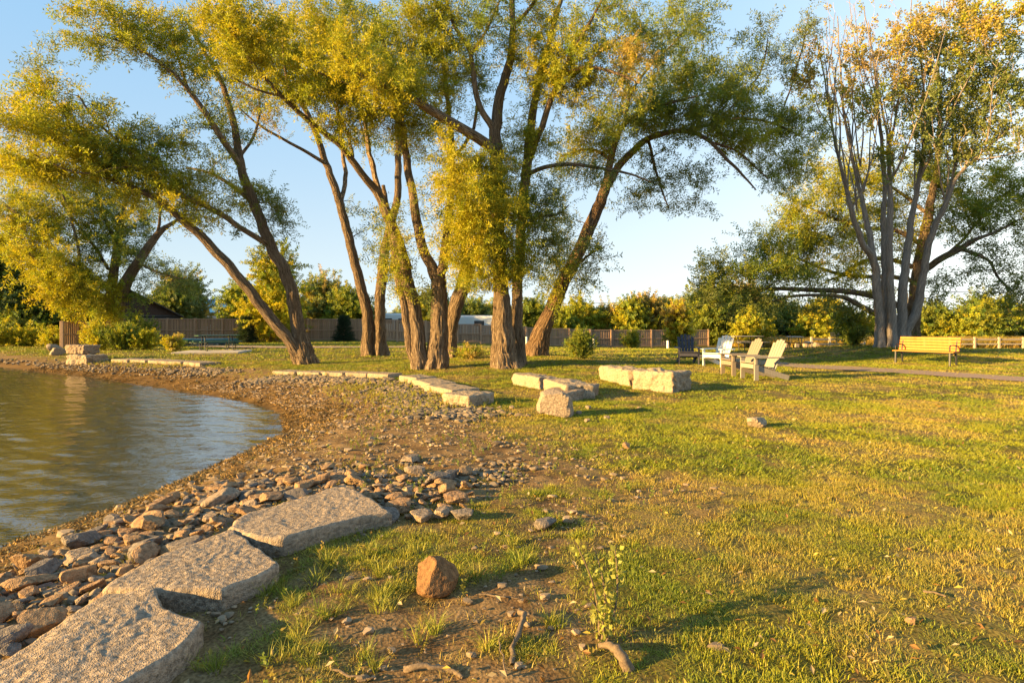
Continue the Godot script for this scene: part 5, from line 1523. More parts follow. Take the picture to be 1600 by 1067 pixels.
func house(called: String, label: String, at: Vector3, w: float, d: float, h: float, rise: float, roof: Material, turn := 0.0) -> void:
	var t := thing(called, label, "house", at, turn)
	var g := Geo.new()
	g.box(Transform3D(Basis(), Vector3(0, h * 0.5 - 0.3, 0)), Vector3(w, h + 0.6, d), 0.02)
	part("wall", g.mesh(), mats.siding, t)
	for s in [-1.0, 1.0]:
		var rg := Geo.new()
		var slope := atan2(rise, d * 0.5)
		rg.box(Transform3D(Basis(Vector3(1, 0, 0), s * slope), Vector3(0, h + rise * 0.5, s * d * 0.25)), Vector3(w + 0.5, 0.1, sqrt(rise * rise + d * d * 0.25) + 0.4), 0.01)
		part("roof", rg.mesh(), roof, t)
	var gb := Geo.new()
	for s in [-1.0, 1.0]:
		gb.tri(Vector3(s * (w * 0.5 - 0.02), h, -d * 0.5), Vector3(s * (w * 0.5 - 0.02), h, d * 0.5), Vector3(s * (w * 0.5 - 0.02), h + rise, 0), Vector3(s, 0, 0))
	part("gable", gb.mesh(), mats.siding, t)
	for k in 2:
		var wg := Geo.new()
		wg.box(Transform3D(Basis(), Vector3((k - 0.5) * w * 0.5, h * 0.6, d * 0.5 + 0.02)), Vector3(0.9, 0.9, 0.06), 0.01)
		part("window", wg.mesh(), mats.glass, t)

func trailer(label: String, at: Vector3, w: float, h: float) -> void:
	var t := thing("camper_trailer", label, "trailer", at, 0.08, "trailers behind the fence")
	var g := Geo.new()
	g.box(Transform3D(Basis(), Vector3(0, 0.6 + h * 0.5, 0)), Vector3(w, h, 2.4), 0.12)
	part("body", g.mesh(), mats.white_paint, t)
	g = Geo.new()
	g.box(Transform3D(Basis(), Vector3(0, 0.62 + h, 0)), Vector3(w - 0.3, 0.09, 2.2), 0.03)
	part("roof", g.mesh(), mats.galvanised, t)
	for k in 2:
		g = Geo.new()
		g.box(Transform3D(Basis(), Vector3((k - 0.5) * w * 0.5, 0.6 + h * 0.6, 1.21)), Vector3(1.1, 0.6, 0.03), 0.01)
		part("window", g.mesh(), mats.glass, t)
		g = Geo.new()
		g.tube(PackedVector3Array([Vector3((k - 0.5) * 1.0, 0.33, 1.05), Vector3((k - 0.5) * 1.0, 0.33, 1.2), Vector3((k - 0.5) * 1.0, 0.33, 1.25)]), PackedFloat32Array([0.33, 0.33, 0.31]), 18)
		part("wheel", g.mesh(), mats.black_metal, t)

func wire(label: String, a: Vector3, b: Vector3, sag: float) -> void:
	var g := Geo.new()
	var p := PackedVector3Array()
	var r := PackedFloat32Array()
	for i in 25:
		var t := i / 24.0
		p.append(a.lerp(b, t) - a + Vector3(0, -sag * 4.0 * t * (1.0 - t), 0))
		r.append(0.045)
	g.tube(p, r, 5)
	var o := part("overhead_wire", g.mesh(), mats.black_metal, self)
	o.position = a
	tag(o, label, "wire", "overhead wires")

func utility_pole(label: String, at: Vector3, high: float) -> void:
	var t := thing("utility_pole", label, "pole", at, 0.1, "utility poles")
	var g := Geo.new()
	g.tube(PackedVector3Array([Vector3(0, -0.3, 0), Vector3(0, high * 0.5, 0), Vector3(0, high, 0)]), PackedFloat32Array([0.17, 0.15, 0.12]), 10)
	part("pole", g.mesh(), mats.post_wood, t)
	g = Geo.new()
	g.box(Transform3D(Basis(), Vector3(0, high - 0.6, 0.14)), Vector3(2.0, 0.11, 0.09), 0.01)
	part("crossarm", g.mesh(), mats.post_wood, t)

func marker_post(label: String, at: Vector3, high: float) -> void:
	var t := thing("marker_post", label, "post", at, 0.0, "white posts along the lane")
	var g := Geo.new()
	g.tube(PackedVector3Array([Vector3(0, -0.1, 0), Vector3(0, high * 0.5, 0), Vector3(0, high, 0)]), PackedFloat32Array([0.09, 0.09, 0.085]), 12)
	part("post", g.mesh(), mats.white_paint, t)

func crooked(called: String, label: String, pts: Array, r0: float, r1: float, category := "branch", group := "dead roots and sticks on the bare soil") -> void:
	var o: Vector3 = pts[0]
	var raw := []
	for i in pts.size():
		raw.append([pts[i] - o, lerpf(r0, r1, float(i) / (pts.size() - 1))])
	var line := smooth_line(raw, 4)
	var p := PackedVector3Array()
	var r := PackedFloat32Array()
	for q in line:
		p.append(q[0] + Vector3(noise_c.get_noise_1d(q[0].x * 60.0 + o.x * 300.0), 0, noise_c.get_noise_1d(q[0].z * 60.0 + 200.0)) * 0.02)
		r.append(q[1])
	var g := Geo.new()
	var knotty := func(a: float, along: float, rad: float, _at: Vector3) -> float:
		return 1.0 + 0.5 * noise_c.get_noise_3d(cos(a) * 0.12, along * 3.0 + rad * 40.0, sin(a) * 0.12)
	g.tube(p, r, 12, true, knotty)
	var n := part(called, g.mesh(), mats.root_wood, self)
	n.position = o
	tag(n, label, category, group)

# ---------------------------------------------------------------- the scene
func _ready() -> void:
	var cam := Camera3D.new()
	cam.name = "camera"
	cam.projection = Camera3D.PROJECTION_FRUSTUM
	cam.near = 0.05
	cam.far = 900.0
	cam.size = 0.05 * 1067.0 / 850.0
	cam.frustum_offset = Vector2(0, -0.05 * 26.5 / 850.0)
	cam.position = Vector3(0, 1.4, 0)
	add_child(cam)
	var env := Environment.new()
	env.background_mode = Environment.BG_SKY
	var sky := Sky.new()
	var towards_sun := Vector3(-0.915, 0.222, 0.335).normalized()
	var air := Image.create(512, 256, false, Image.FORMAT_RGBF)
	for y in 256:
		var el := (0.5 - (y + 0.5) / 256.0) * PI
		for x in 512:
			var az := ((x + 0.5) / 512.0 - 0.5) * TAU
			var dir := Vector3(sin(az) * cos(el), sin(el), -cos(az) * cos(el))
			var t := pow(clampf(1.0 - maxf(dir.y, 0.0), 0, 1), 3.2)
			var c := Vector3(0.056, 0.124, 0.205).lerp(Vector3(0.165, 0.192, 0.192), t)
			var ang := acos(clampf(dir.dot(towards_sun), -1, 1))
			c += Vector3(0.28, 0.255, 0.205) * exp(-ang / 0.42) + Vector3(0.20, 0.185, 0.15) * exp(-ang / 0.9) * t
			air.set_pixel(x, y, Color(c.x, c.y, c.z))
	var sm := PanoramaSkyMaterial.new()
	sm.panorama = ImageTexture.create_from_image(air)
	sky.sky_material = sm
	env.sky = sky
	env.tonemap_mode = Environment.TONE_MAPPER_LINEAR
	env.tonemap_exposure = 4.5
	env.sdfgi_enabled = true
	env.ssao_enabled = true
	env.ssil_enabled = true
	var we := WorldEnvironment.new()
	we.name = "world"
	we.environment = env
	add_child(we)
	var sun := DirectionalLight3D.new()
	sun.name = "sun"
	sun.light_color = Color(1.0, 0.83, 0.53)
	sun.light_energy = 1.6
	sun.light_angular_distance = 0.6
	sun.shadow_enabled = true
	add_child(sun)
	sun.look_at_from_position(Vector3.ZERO, Vector3(0.915, -0.222, -0.335))

	rng.seed = 2024
	noise_a.seed = 1
	noise_a.frequency = 0.35
	noise_a.fractal_octaves = 3
	noise_b.seed = 2
	noise_b.frequency = 1.3
	noise_b.fractal_octaves = 4
	noise_c.seed = 3
	noise_c.frequency = 6.0
	noise_c.fractal_octaves = 3
	build_materials()
	spray_willow = make_spray(1, 26, 0.66, 0.135, 0.03, 0.62)
	spray_broad = make_spray(2, 18, 0.40, 0.085, 0.062, 0.9)
	spray_far = make_spray(3, 30, 0.8, 0.17, 0.10, 1.0, 0.008)
	spray_needle = make_spray(4, 26, 0.42, 0.13, 0.022, 0.9, 0.008)

	# the large structure
	build_ground()
	build_water()
	struct("gravel_path", ribbon([on(13.572, -12.017), on(12.857, -13.661), on(11.774, -15.397), on(10.535, -16.896), on(9.325, -18.433), on(8.619, -20.931), on(7.897, -23.974)], 1.5, 0.03, 4), mats.gravel)
	struct("back_lane", ribbon([on(34, -36), on(24, -40), on(12, -44), on(2, -40), on(-6, -35), on(-14, -33), on(-20, -36), on(-24, -41)], 2.6, 0.05, 6), mats.gravel)

	for plan in tree_plans:
		rng.seed = hash(plan.label)
		grow_tree(plan)
	build_objects()
	build_background()
	build_grass()
	build_litter()
	# every light and mesh throws shadows
	for n in find_children("*", "GeometryInstance3D", true, false):
		n.cast_shadow = GeometryInstance3D.SHADOW_CASTING_SETTING_ON

func build_objects() -> void:
	for i in 14:
		stone_shapes.append(cut_stone(100 + i, 6 + i % 4, 0.035))
	stone_shapes.append(cut_stone(777, 0, 0.03, 40, 24, [[Vector3(-0.8, 0.5, 0.35), 0.55], [Vector3(0.75, 0.55, 0.3), 0.5], [Vector3(0.1, 0.35, 1), 0.6], [Vector3(0.0, 0.5, -1), 0.6], [Vector3(-0.9, -0.2, -0.4), 0.7], [Vector3(0.9, -0.1, 0.5), 0.72]]))
	stone_shapes.append(cut_stone(781, 0, 0.03, 40, 24, [[Vector3(-0.55, 0.85, 0.1), 0.6], [Vector3(-0.75, -0.05, 0.75), 0.55], [Vector3(0.75, 0.2, 0.6), 0.55], [Vector3(0.2, 0.3, -1), 0.6], [Vector3(0.9, 0.3, -0.3), 0.62], [Vector3(-0.9, 0.1, -0.3), 0.7], [Vector3(0.4, 0.9, 0.3), 0.58]]))
	# three foreground slabs
	slab("nearest flat grey slab, cut by the bottom left corner", [Vector2(-2.07, -1.892), Vector2(-2.008, -2.133), Vector2(-2.012, -2.333), Vector2(-2.023, -2.499), Vector2(-2, -2.678), Vector2(-1.803, -2.737), Vector2(-1.639, -2.556), Vector2(-1.374, -2.429), Vector2(-1.352, -2.248), Vector2(-1.366, -2.158), Vector2(-1.441, -1.975), Vector2(-1.568, -1.801)], 0.075, 0.26, 51)
	slab("middle flat grey slab of the three in the left foreground", [Vector2(-2.072, -2.743), Vector2(-2.069, -2.87), Vector2(-1.995, -3.224), Vector2(-1.838, -3.551), Vector2(-1.65, -3.38), Vector2(-1.295, -3.032), Vector2(-1.327, -2.907), Vector2(-1.448, -2.73), Vector2(-1.765, -2.704)], 0.07, 0.24, 52)
	slab("farthest flat grey slab of the three, with a long shaded front edge", [Vector2(-1.861, -3.562), Vector2(-1.884, -3.803), Vector2(-1.624, -4.171), Vector2(-1.446, -4.47), Vector2(-1.263, -4.383), Vector2(-1.059, -4.11), Vector2(-0.847, -3.829), Vector2(-1.015, -3.753), Vector2(-1.197, -3.596), Vector2(-1.422, -3.349), Vector2(-1.595, -3.39)], 0.075, 0.24, 53)
	# riprap between slabs and water
	rng.seed = 404
	var placed := []
	var tries := 0
	while placed.size() < 300 and tries < 30000:
		tries += 1
		var d := rng.randf_range(2.1, 6.9)
		var x := rng.randf_range(-4.3, 0.1)
		var inner := lerpf(-2.05, -0.95, clampf((d - 2.3) / 2.3, 0, 1)) if d < 4.9 else -0.9
		if d > 3.9 and d < 5.2 and x > -1.2 and x < -0.2:
			inner = -0.3
		var s := shore_distance(x, d)
		if x > inner - 0.05 or s < 1.1 + 0.25 * noise_b.get_noise_2d(x, d):
			continue
		if d > 4.9 and rng.randf() < (d - 4.6) / 1.0:
			continue
		var r := rng.randf_range(0.035, 0.062) * (1.0 if rng.randf() < 0.6 else 1.9)
		if d > 4.6 or x > -1.1:
			r *= 0.75
		var ok := true
		for q in placed:
			if Vector2(x - q.x, d - q.y).length() < (r + q.z) * 0.84:
				ok = false
				break
		if not ok:
			continue
		if (d > 2.0 and d < 2.85 and x > -2.35) or (d > 2.7 and d < 3.7 and x > -2.2 and x > -2.5 + (d - 2.7) * 0.2):
			if x > inner - 0.12:
				continue
		placed.append(Vector3(x, d, r))
		var size := Vector3(r * 2.7 * rng.randf_range(0.9, 1.35), r * rng.randf_range(0.8, 1.5), r * 2.0)
		stone("riprap_rock", "angular brown rock lying loose in the bed between slabs and water", "riprap rocks below the slabs", on(x, -d) + Vector3(0, 0.01, 0), size, rng.randi(), rng.randf() * TAU, ["stone_brown", "stone_brown", "stone_tan", "stone_tan", "stone_grey", "stone_tan", "stone_brown", "stone_dark"][rng.randi() % 8], 0.12, Vector2(rng.randfn(), rng.randfn()) * 0.22)
	# single stones
	stone("brown_rock", "upright brown rock alone on the bare foreground soil", "", on(-0.399, -2.878), Vector3(0.28, 0.225, 0.25), 14, 0.3, "stone_rust", 0.1)
	stone("flat_dark_rock", "flat dark rock on thin grass behind the upright brown rock", "", on(0.221, -3.755), Vector3(0.20, 0.10, 0.14), 5, 0.3, "stone_dark", 0.15)
	stone("small_rock", "small brown rock at the edge of the lawn below the boulder", "", on(1.297, -6.124), Vector3(0.14, 0.10, 0.11), 7, 1.1, "stone_brown", 0.1)
	stone("low_grey_rock", "low pale grey rock sunk in the lawn in front of the chairs", "", on(3.289, -7.396), Vector3(0.36, 0.2, 0.26), 6, 0.2, "stone_pale", 0.15)
	stone("mossy_clump", "dark root clump among the stones beyond the far slab", "", on(-0.667, -4.844), Vector3(0.26, 0.15, 0.2), 9, 0.4, "stone_dark", 0.15)
	stone("flat_rock", "flat grey rock on the beach left of the root clump", "", on(-1.07, -5.685), Vector3(0.26, 0.11, 0.2), 4, 0.9, "stone_grey", 0.15)
	stone("stone_chip", "small pale stone chip on the dry lawn at the lower right", "", on(1.876, -2.552), Vector3(0.07, 0.04, 0.05), 2, 0.5, "stone_brown", 0.1)
	stone("boulder", "large leaning grey boulder at the end of the low stone row", "", on(0.709, -8.374), Vector3(0.82, 0.58, 0.66), 15, 0.5, "stone_slab", 0.14, Vector2(0.0, -0.22))
	for q in [[on(1.268, -8.979), 0.14], [on(1.047, -8.479), 0.12], [on(1.405, -8.068), 0.11], [on(1.085, -7.813), 0.12]]:
		stone("small_stone", "small stone lying beside the leaning grey boulder", "small stones by the boulder", q[0], Vector3(q[1], q[1] * 0.7, q[1] * 0.8), rng.randi(), rng.randf() * 6.0, "stone_grey", 0.15)
	# quarried blocks in the lawn
	block("quarry_block", "left end block of the low row behind the leaning boulder", "low quarried blocks", on(-0.015, -12.737), on(0.59, -11.672), 0.5, 0.26, 61, "stone_pale")
	block("quarry_block", "middle block of the low row behind the leaning boulder", "low quarried blocks", on(0.647, -11.456), on(1, -10.121), 0.6, 0.27, 62, "stone_pale")
	block("quarry_block", "dark tilted block at the right end of the low row", "low quarried blocks", on(0.96, -9.715), on(1.757, -10.824), 0.6, 0.2, 63, "stone_grey", 0.05, 0.06)
	block("quarry_block", "left block of the tall pale pair near the chairs", "tall pale blocks", on(2.17, -13.766), on(2.631, -12.218), 0.55, 0.36, 64, "stone_pale")
	block("quarry_block", "right block of the tall pale pair near the chairs", "tall pale blocks", on(2.597, -11.868), on(3.268, -11.111), 0.7, 0.42, 65, "stone_pale")
	# ledge stones above the beach
	var ledge := [[on(-2.816, -13.447), on(-2.271, -12.871), .6], [on(-2.355, -12.668), on(-1.762, -11.703), .65], [on(-1.873, -11.534), on(-1.222, -10.596), .7], [on(-1.251, -9.664), on(-0.742, -9.273), .7]]
	for i in ledge.size():
		block("ledge_stone", ["farthest flat stone of the ledge stepping down to the beach", "second flat stone of the ledge from its far end", "third flat stone of the ledge from its far end", "nearest and thickest stone of the ledge stepping down to the beach"][i], "ledge stones above the beach", ledge[i][0], ledge[i][1], ledge[i][2], 0.16 + (0.06 if i == 3 else 0.0), 70 + i, "stone_pale")
	var row := [on(-7.053, -15.944), on(-6.193, -15.573), on(-5.368, -15.21), on(-4.583, -14.868), on(-3.91, -14.577), on(-3.233, -14.167)]
	for i in 5:
		block("terrace_stone", ["leftmost flat stone", "second flat stone from the left", "middle flat stone", "second flat stone from the right", "rightmost flat stone"][i] + " of the terrace edge below the leaning willow", "terrace edge stones", row[i], row[i + 1] - (row[i + 1] - row[i]) * 0.04, 0.6, 0.12, 80 + i, "stone_pale")
	row = [on(-16.034, -21.702), on(-14.971, -21.209), on(-13.96, -20.744), on(-12.832, -20.05), on(-11.889, -19.584), on(-10.874, -18.94)]
	for i in 5:
		block("terrace_stone", ["leftmost flat stone", "second flat stone from the left", "middle flat stone", "second flat stone from the right", "rightmost flat stone"][i] + " of the ledge before the picnic table", "far terrace edge stones", row[i], row[i + 1] - (row[i + 1] - row[i]) * 0.04, 0.8, 0.13, 90 + i, "stone_pale")
	block("stacked_block", "square block on top of the stack by the fence end", "stacked blocks by the fence end", on(-18.4, -22.375) + Vector3(0, 0.38, 0), on(-17.36, -21.991) + Vector3(0, 0.38, 0), 0.7, 0.36, 97, "stone_grey", 0.0)
	block("stacked_block", "lower block of the stack by the fence end", "stacked blocks by the fence end", on(-17.937, -21.843), on(-16.755, -21.384), 0.8, 0.4, 98, "stone_pale")
	stone("pale_boulder", "pale boulder left of the block stack by the fence end", "", on(-21.596, -25.855), Vector3(0.9, 0.5, 0.7), 2, 0.2, "stone_pale", 0.15)
	stone("pale_boulder", "pale boulder touching the foot of the fence end", "", on(-24.73, -29.317), Vector3(0.8, 0.5, 0.7), 8, 1.2, "stone_pale", 0.15)
	stone("pale_boulder", "pale boulder right of the block stack under the shrubs", "", on(-18.43, -23.628), Vector3(0.9, 0.55, 0.7), 11, 2.2, "stone_grey", 0.15)
	# rubble banks: too small to pick apart singly
	rubble("loose cobbles on the bank under the terrace edge below the leaning willow", [on(-7.108, -14.918), on(-6.388, -15.082), on(-4.713, -14.308), on(-3.185, -13.536)], 0.55, 800, 5)
	rubble("loose cobbles on the bank under the ledge stepping down to the beach", [on(-3.045, -12.943), on(-2.365, -11.487), on(-1.812, -10.271), on(-1.142, -8.823), on(-0.607, -8.604)], 0.6, 900, 6)
	rubble("loose cobbles along the far shore below the picnic table ledge", [on(-19.428, -22.316), on(-16.116, -20.446), on(-13.42, -19.334), on(-10.388, -17.66), on(-8.955, -16.915)], 0.8, 900, 7)
	rubble("scattered small stones right of the far slab", [on(-1.113, -4.729), on(-0.798, -4.523), on(-0.423, -5.14), on(0, -5.274)], 0.42, 260, 8)
	rubble("small broken stones filling the gaps of the rock bed below the slabs", [on(-2.426, -2.644), on(-2.61, -3.215), on(-2.567, -3.73), on(-2.454, -4.437), on(-2.116, -4.997), on(-1.432, -5.071)], 0.75, 1500, 10)
	rubble("small stones along the far left shore", [on(-25.683, -25.385), on(-22.781, -24.204), on(-19.566, -22.474)], 0.8, 160, 9)

	# chairs, front feet measured on the lawn
	adirondack("navy blue slatted chair, farthest left of the four", Vector3(5.98, 0, -18.52) + Vector3(0, height(5.98, -18.5), 0), Vector2(-0.17, 0.98), "chair_navy")
	adirondack("bright white slatted chair beside the navy one", on(6.79, -17.91), Vector2(-0.78, 0.63), "chair_white")
	adirondack("tan slatted chair between the white chair and the nearest chair", on(6.23, -14.86), Vector2(-0.995, 0.08), "chair_tan")
	adirondack("pale beige slatted chair, nearest and farthest right of the four", on(6.36, -13.85), Vector2(-0.99, 0.12), "chair_beige")
	park_bench("orange-brown slatted bench with black metal frame facing the lake", on(13.222, -18.763), on(14.064, -17.426))
	# left picnic place
	var pad := Geo.new()
	pad.box(Transform3D(Basis(), Vector3(0, 0.0, 0)), Vector3(2.9, 0.14, 2.4), 0.015)
	var pd := part("concrete_pad", pad.mesh(), mats.concrete, self)
	pd.position = on(-14.706, -26.483) + Vector3(0, 0.03, -0.3)
	pd.rotation.y = 0.2
	tag(pd, "low concrete pad under the green picnic table", "concrete pad")
	picnic_table("dark green picnic table on the concrete pad near the left shore", on(-14.847, -27.081) + Vector3(0, 0.105, -0.3), 0.75, mats.green_paint, mats.black_metal)
	canoe("overturned dark green canoe lying behind the left picnic table", on(-20.693, -36.493), -0.06)
	picnic_table("picnic table partly hidden behind the slatted chairs", on(12.4, -29.0), 0.3, mats.post_wood, mats.black_metal)
	picnic_table("low dark picnic table right of the slatted chairs", on(16.4, -31.5), 1.2, mats.black_metal, mats.black_metal)
	charcoal_grill("black charcoal grill on a post left of the big shrub", on(21.2, -35.5))
	for i in 4:
		stone("pale_block", ["leftmost", "second from the left", "second from the right", "rightmost"][i] + " of four pale rocks in front of the rail fence", "pale rocks before the rail fence", on(22.0 + 0.78 * i, -43.5), Vector3(0.6, 0.75, 0.55), 3 + i, i * 1.3, "stone_pale", 0.1)
	# lane posts
	marker_post("white post at the foot of the right-leaning willow", on(1.0, -37.5), 0.75)
	marker_post("white post left of the round fence bush", on(6.1, -40.5), 0.75)
	marker_post("white post left of the young golden tree", on(11.9, -41.5), 0.65)

	# sapling and roots in the foreground
	sapling()
	crooked("dead_root", "thick pale stump root at the foot of the sapling", [on(0.478, -2.194) + Vector3(0, -0.02, 0), on(0.45, -2.223) + Vector3(0, 0.05, 0), on(0.417, -2.287) + Vector3(0, 0.06, 0), on(0.379, -2.388) + Vector3(0, 0.0, 0)], 0.03, 0.010)
	crooked("dead_root", "curled pale root sticking up left of the sapling", [on(0, -2.249), on(0.008, -2.383) + Vector3(0, 0.02, 0), on(0.053, -2.507) + Vector3(0, 0.05, 0), on(0.037, -2.606) + Vector3(0, 0.035, 0)], 0.010, 0.012)
	crooked("dead_root", "low bent root at the bottom edge left of centre", [on(-0.441, -2.232), on(-0.378, -2.214) + Vector3(0, 0.02, 0), on(-0.287, -2.22) + Vector3(0, 0.015, 0), on(-0.205, -2.179)], 0.012, 0.007)
	crooked("dry_twig", "thin dry twig on soil below the upright brown rock", [on(-0.183, -2.825) + Vector3(0, 0.01, 0), on(-0.066, -2.809) + Vector3(0, 0.012, 0), on(0.039, -2.781) + Vector3(0, 0.01, 0)], 0.005, 0.003)
	crooked("dry_twig", "thin dry twig near the bottom left of the bare soil", [on(-0.752, -2.243) + Vector3(0, 0.01, 0), on(-0.654, -2.18) + Vector3(0, 0.012, 0), on(-0.56, -2.162) + Vector3(0, 0.01, 0)], 0.006, 0.003)
	crooked("dry_twig", "thin upright dry twig between brown rock and curled root", [on(-0.025, -2.16), on(-0.042, -2.25) + Vector3(0, 0.04, 0), on(-0.064, -2.375) + Vector3(0, 0.05, 0)], 0.004, 0.002)
	crooked("dry_twig", "thin dry twig on the dry lawn at the lower right", [on(2.137, -2.817) + Vector3(0, 0.02, 0), on(2.173, -2.79) + Vector3(0, 0.025, 0), on(2.205, -2.764) + Vector3(0, 0.02, 0)], 0.006, 0.004)
	crooked("driftwood_stick", "dark driftwood stick lying at the waterline left of the far slab", [on(-4.675, -6.568) + Vector3(0, 0.05, 0), on(-4.548, -6.552) + Vector3(0, 0.06, 0), on(-4.474, -6.602) + Vector3(0, 0.05, 0)], 0.014, 0.01)
	# taller grass clumps on the bare soil by the slabs
	rng.seed = 62
	var clumps := []
	for q in [on(-1.099, -2.764), on(-1.076, -3.049), on(-1.072, -3.254), on(-0.698, -2.853), on(-0.633, -2.691), on(-0.858, -2.859), on(-1.284, -2.949), on(-0.984, -2.533), on(-0.879, -2.67), on(-0.98, -2.315), on(-0.598, -2.26), on(-0.625, -3.323), on(-0.902, -3.335), on(-1.533, -2.895), on(-1.25, -2.26), on(-0.823, -2.332), on(-0.414, -2.516), on(-0.112, -2.385), on(0.211, -2.559), on(0.076, -3.214), on(-0.213, -3.018), on(0, -3.497), on(-2.372, -3.388), on(-0.695, -3.111)]:
		clumps.append(q)
	var tuft := tuft_mesh(31, 22, 0.13, 0.0055, 0.10)
	for q in clumps:
		var xf := []
		var cols := []
		for i in 5:
			var sc := rng.randf_range(0.45, 0.85)
			xf.append(Transform3D(Basis(Vector3.UP, rng.randf() * TAU).scaled(Vector3(sc, sc, sc)), Vector3(rng.randfn() * 0.035, 0, rng.randfn() * 0.035)))
			var k := rng.randf_range(0.8, 1.3)
			cols.append(Color(0.19 * k, 0.22 * k, 0.025 * k).lerp(Color(0.38 * k, 0.27 * k, 0.06 * k), rng.randf() * 0.5))
		var root := thing("grass_clump", "bright taller grass clump on the bare soil beside the slabs", "grass clump", q, 0.0, "grass clumps on the bare soil")
		copies("blades", tuft, mats.grass, root, xf, cols)

func rubble(label: String, line: Array, half: float, count: int, seed_: int) -> void:
	rng.seed = seed_ * 31
	var xf := []
	var cols := []
	for i in count:
		var t := rng.randf() * (line.size() - 1.001)
		var k := int(t)
		var a: Vector3 = line[k]
		var b: Vector3 = line[k + 1]
		var p := a.lerp(b, t - k) + Vector3(rng.randfn(), 0, rng.randfn()) * half * 0.5
		if shore_distance(p.x, -p.z) < 0.3:
			continue
		p.y = height(p.x, p.z)
		var sc := rng.randf_range(0.022, 0.055) * (0.6 if absf(p.z) < 7.0 else 1.0) * (1.0 + absf(p.z) * 0.012)
		xf.append(Transform3D(Basis.from_euler(Vector3(rng.randfn() * 0.3, rng.randf() * TAU, rng.randfn() * 0.3)).scaled(Vector3(sc * rng.randf_range(0.9, 1.6), sc * 0.75, sc)), p + Vector3(0, sc * 0.4, 0)))
		var q := rng.randf_range(0.6, 1.3)
		cols.append(Color(0.17 * q, 0.125 * q, 0.08 * q))
	var pm: StandardMaterial3D = mats.get("cobble", null)
	if pm == null:
		pm = StandardMaterial3D.new()
		pm.vertex_color_use_as_albedo = true
		pm.roughness = 0.95
		mats.cobble = pm
	var o := copies("loose_cobbles", stone_shapes[seed_ % 14], pm, self, xf, cols)
	tag(o, label, "cobbles", "", "stuff")

func sapling() -> void:
	rng.seed = 555
	var foot := on(0.386, -2.378)
	var root := thing("sapling", "thin leafy sapling with pale yellow-green leaves standing in the foreground", "sapling", foot)
	var xf := []
	var cols := []
	var tops := [Vector3(-0.10, 0.42, -0.05), Vector3(-0.02, 0.40, -0.12), Vector3(0.10, 0.34, -0.2), Vector3(-0.06, 0.25, 0.06)]
	for tip in tops:
		var g := Geo.new()
		var p := PackedVector3Array()
		var r := PackedFloat32Array()
		for k in 8:
			var t := k / 7.0
			p.append(Vector3(0, -0.03, 0).lerp(tip, t) + Vector3(0.04 * sin(t * 3.0), 0, 0.03 * sin(t * 2.0 + tip.x * 20.0)))
			r.append(lerpf(0.007, 0.0025, t))
		g.tube(p, r, 6)
		part("stem", g.mesh(), mats.root_wood, root)
		for i in 22:
			var t := lerpf(0.2, 1.0, rng.randf()) * 6.99
			var k := int(t)
			xf.append(spray_turn(Vector3(rng.randfn(), 0.3 + rng.randfn() * 0.5, rng.randfn()), rng.randf_range(0.6, 1.1), p[k].lerp(p[k + 1], t - k)))
			var q := rng.randf_range(0.8, 1.2)
			cols.append(Color(0.30 * q, 0.295 * q, 0.06 * q))
	copies("leaves", make_spray(9, 3, 0.03, 0.040, 0.024, 1.0, 0.001), mats.leaf, root, xf, cols)

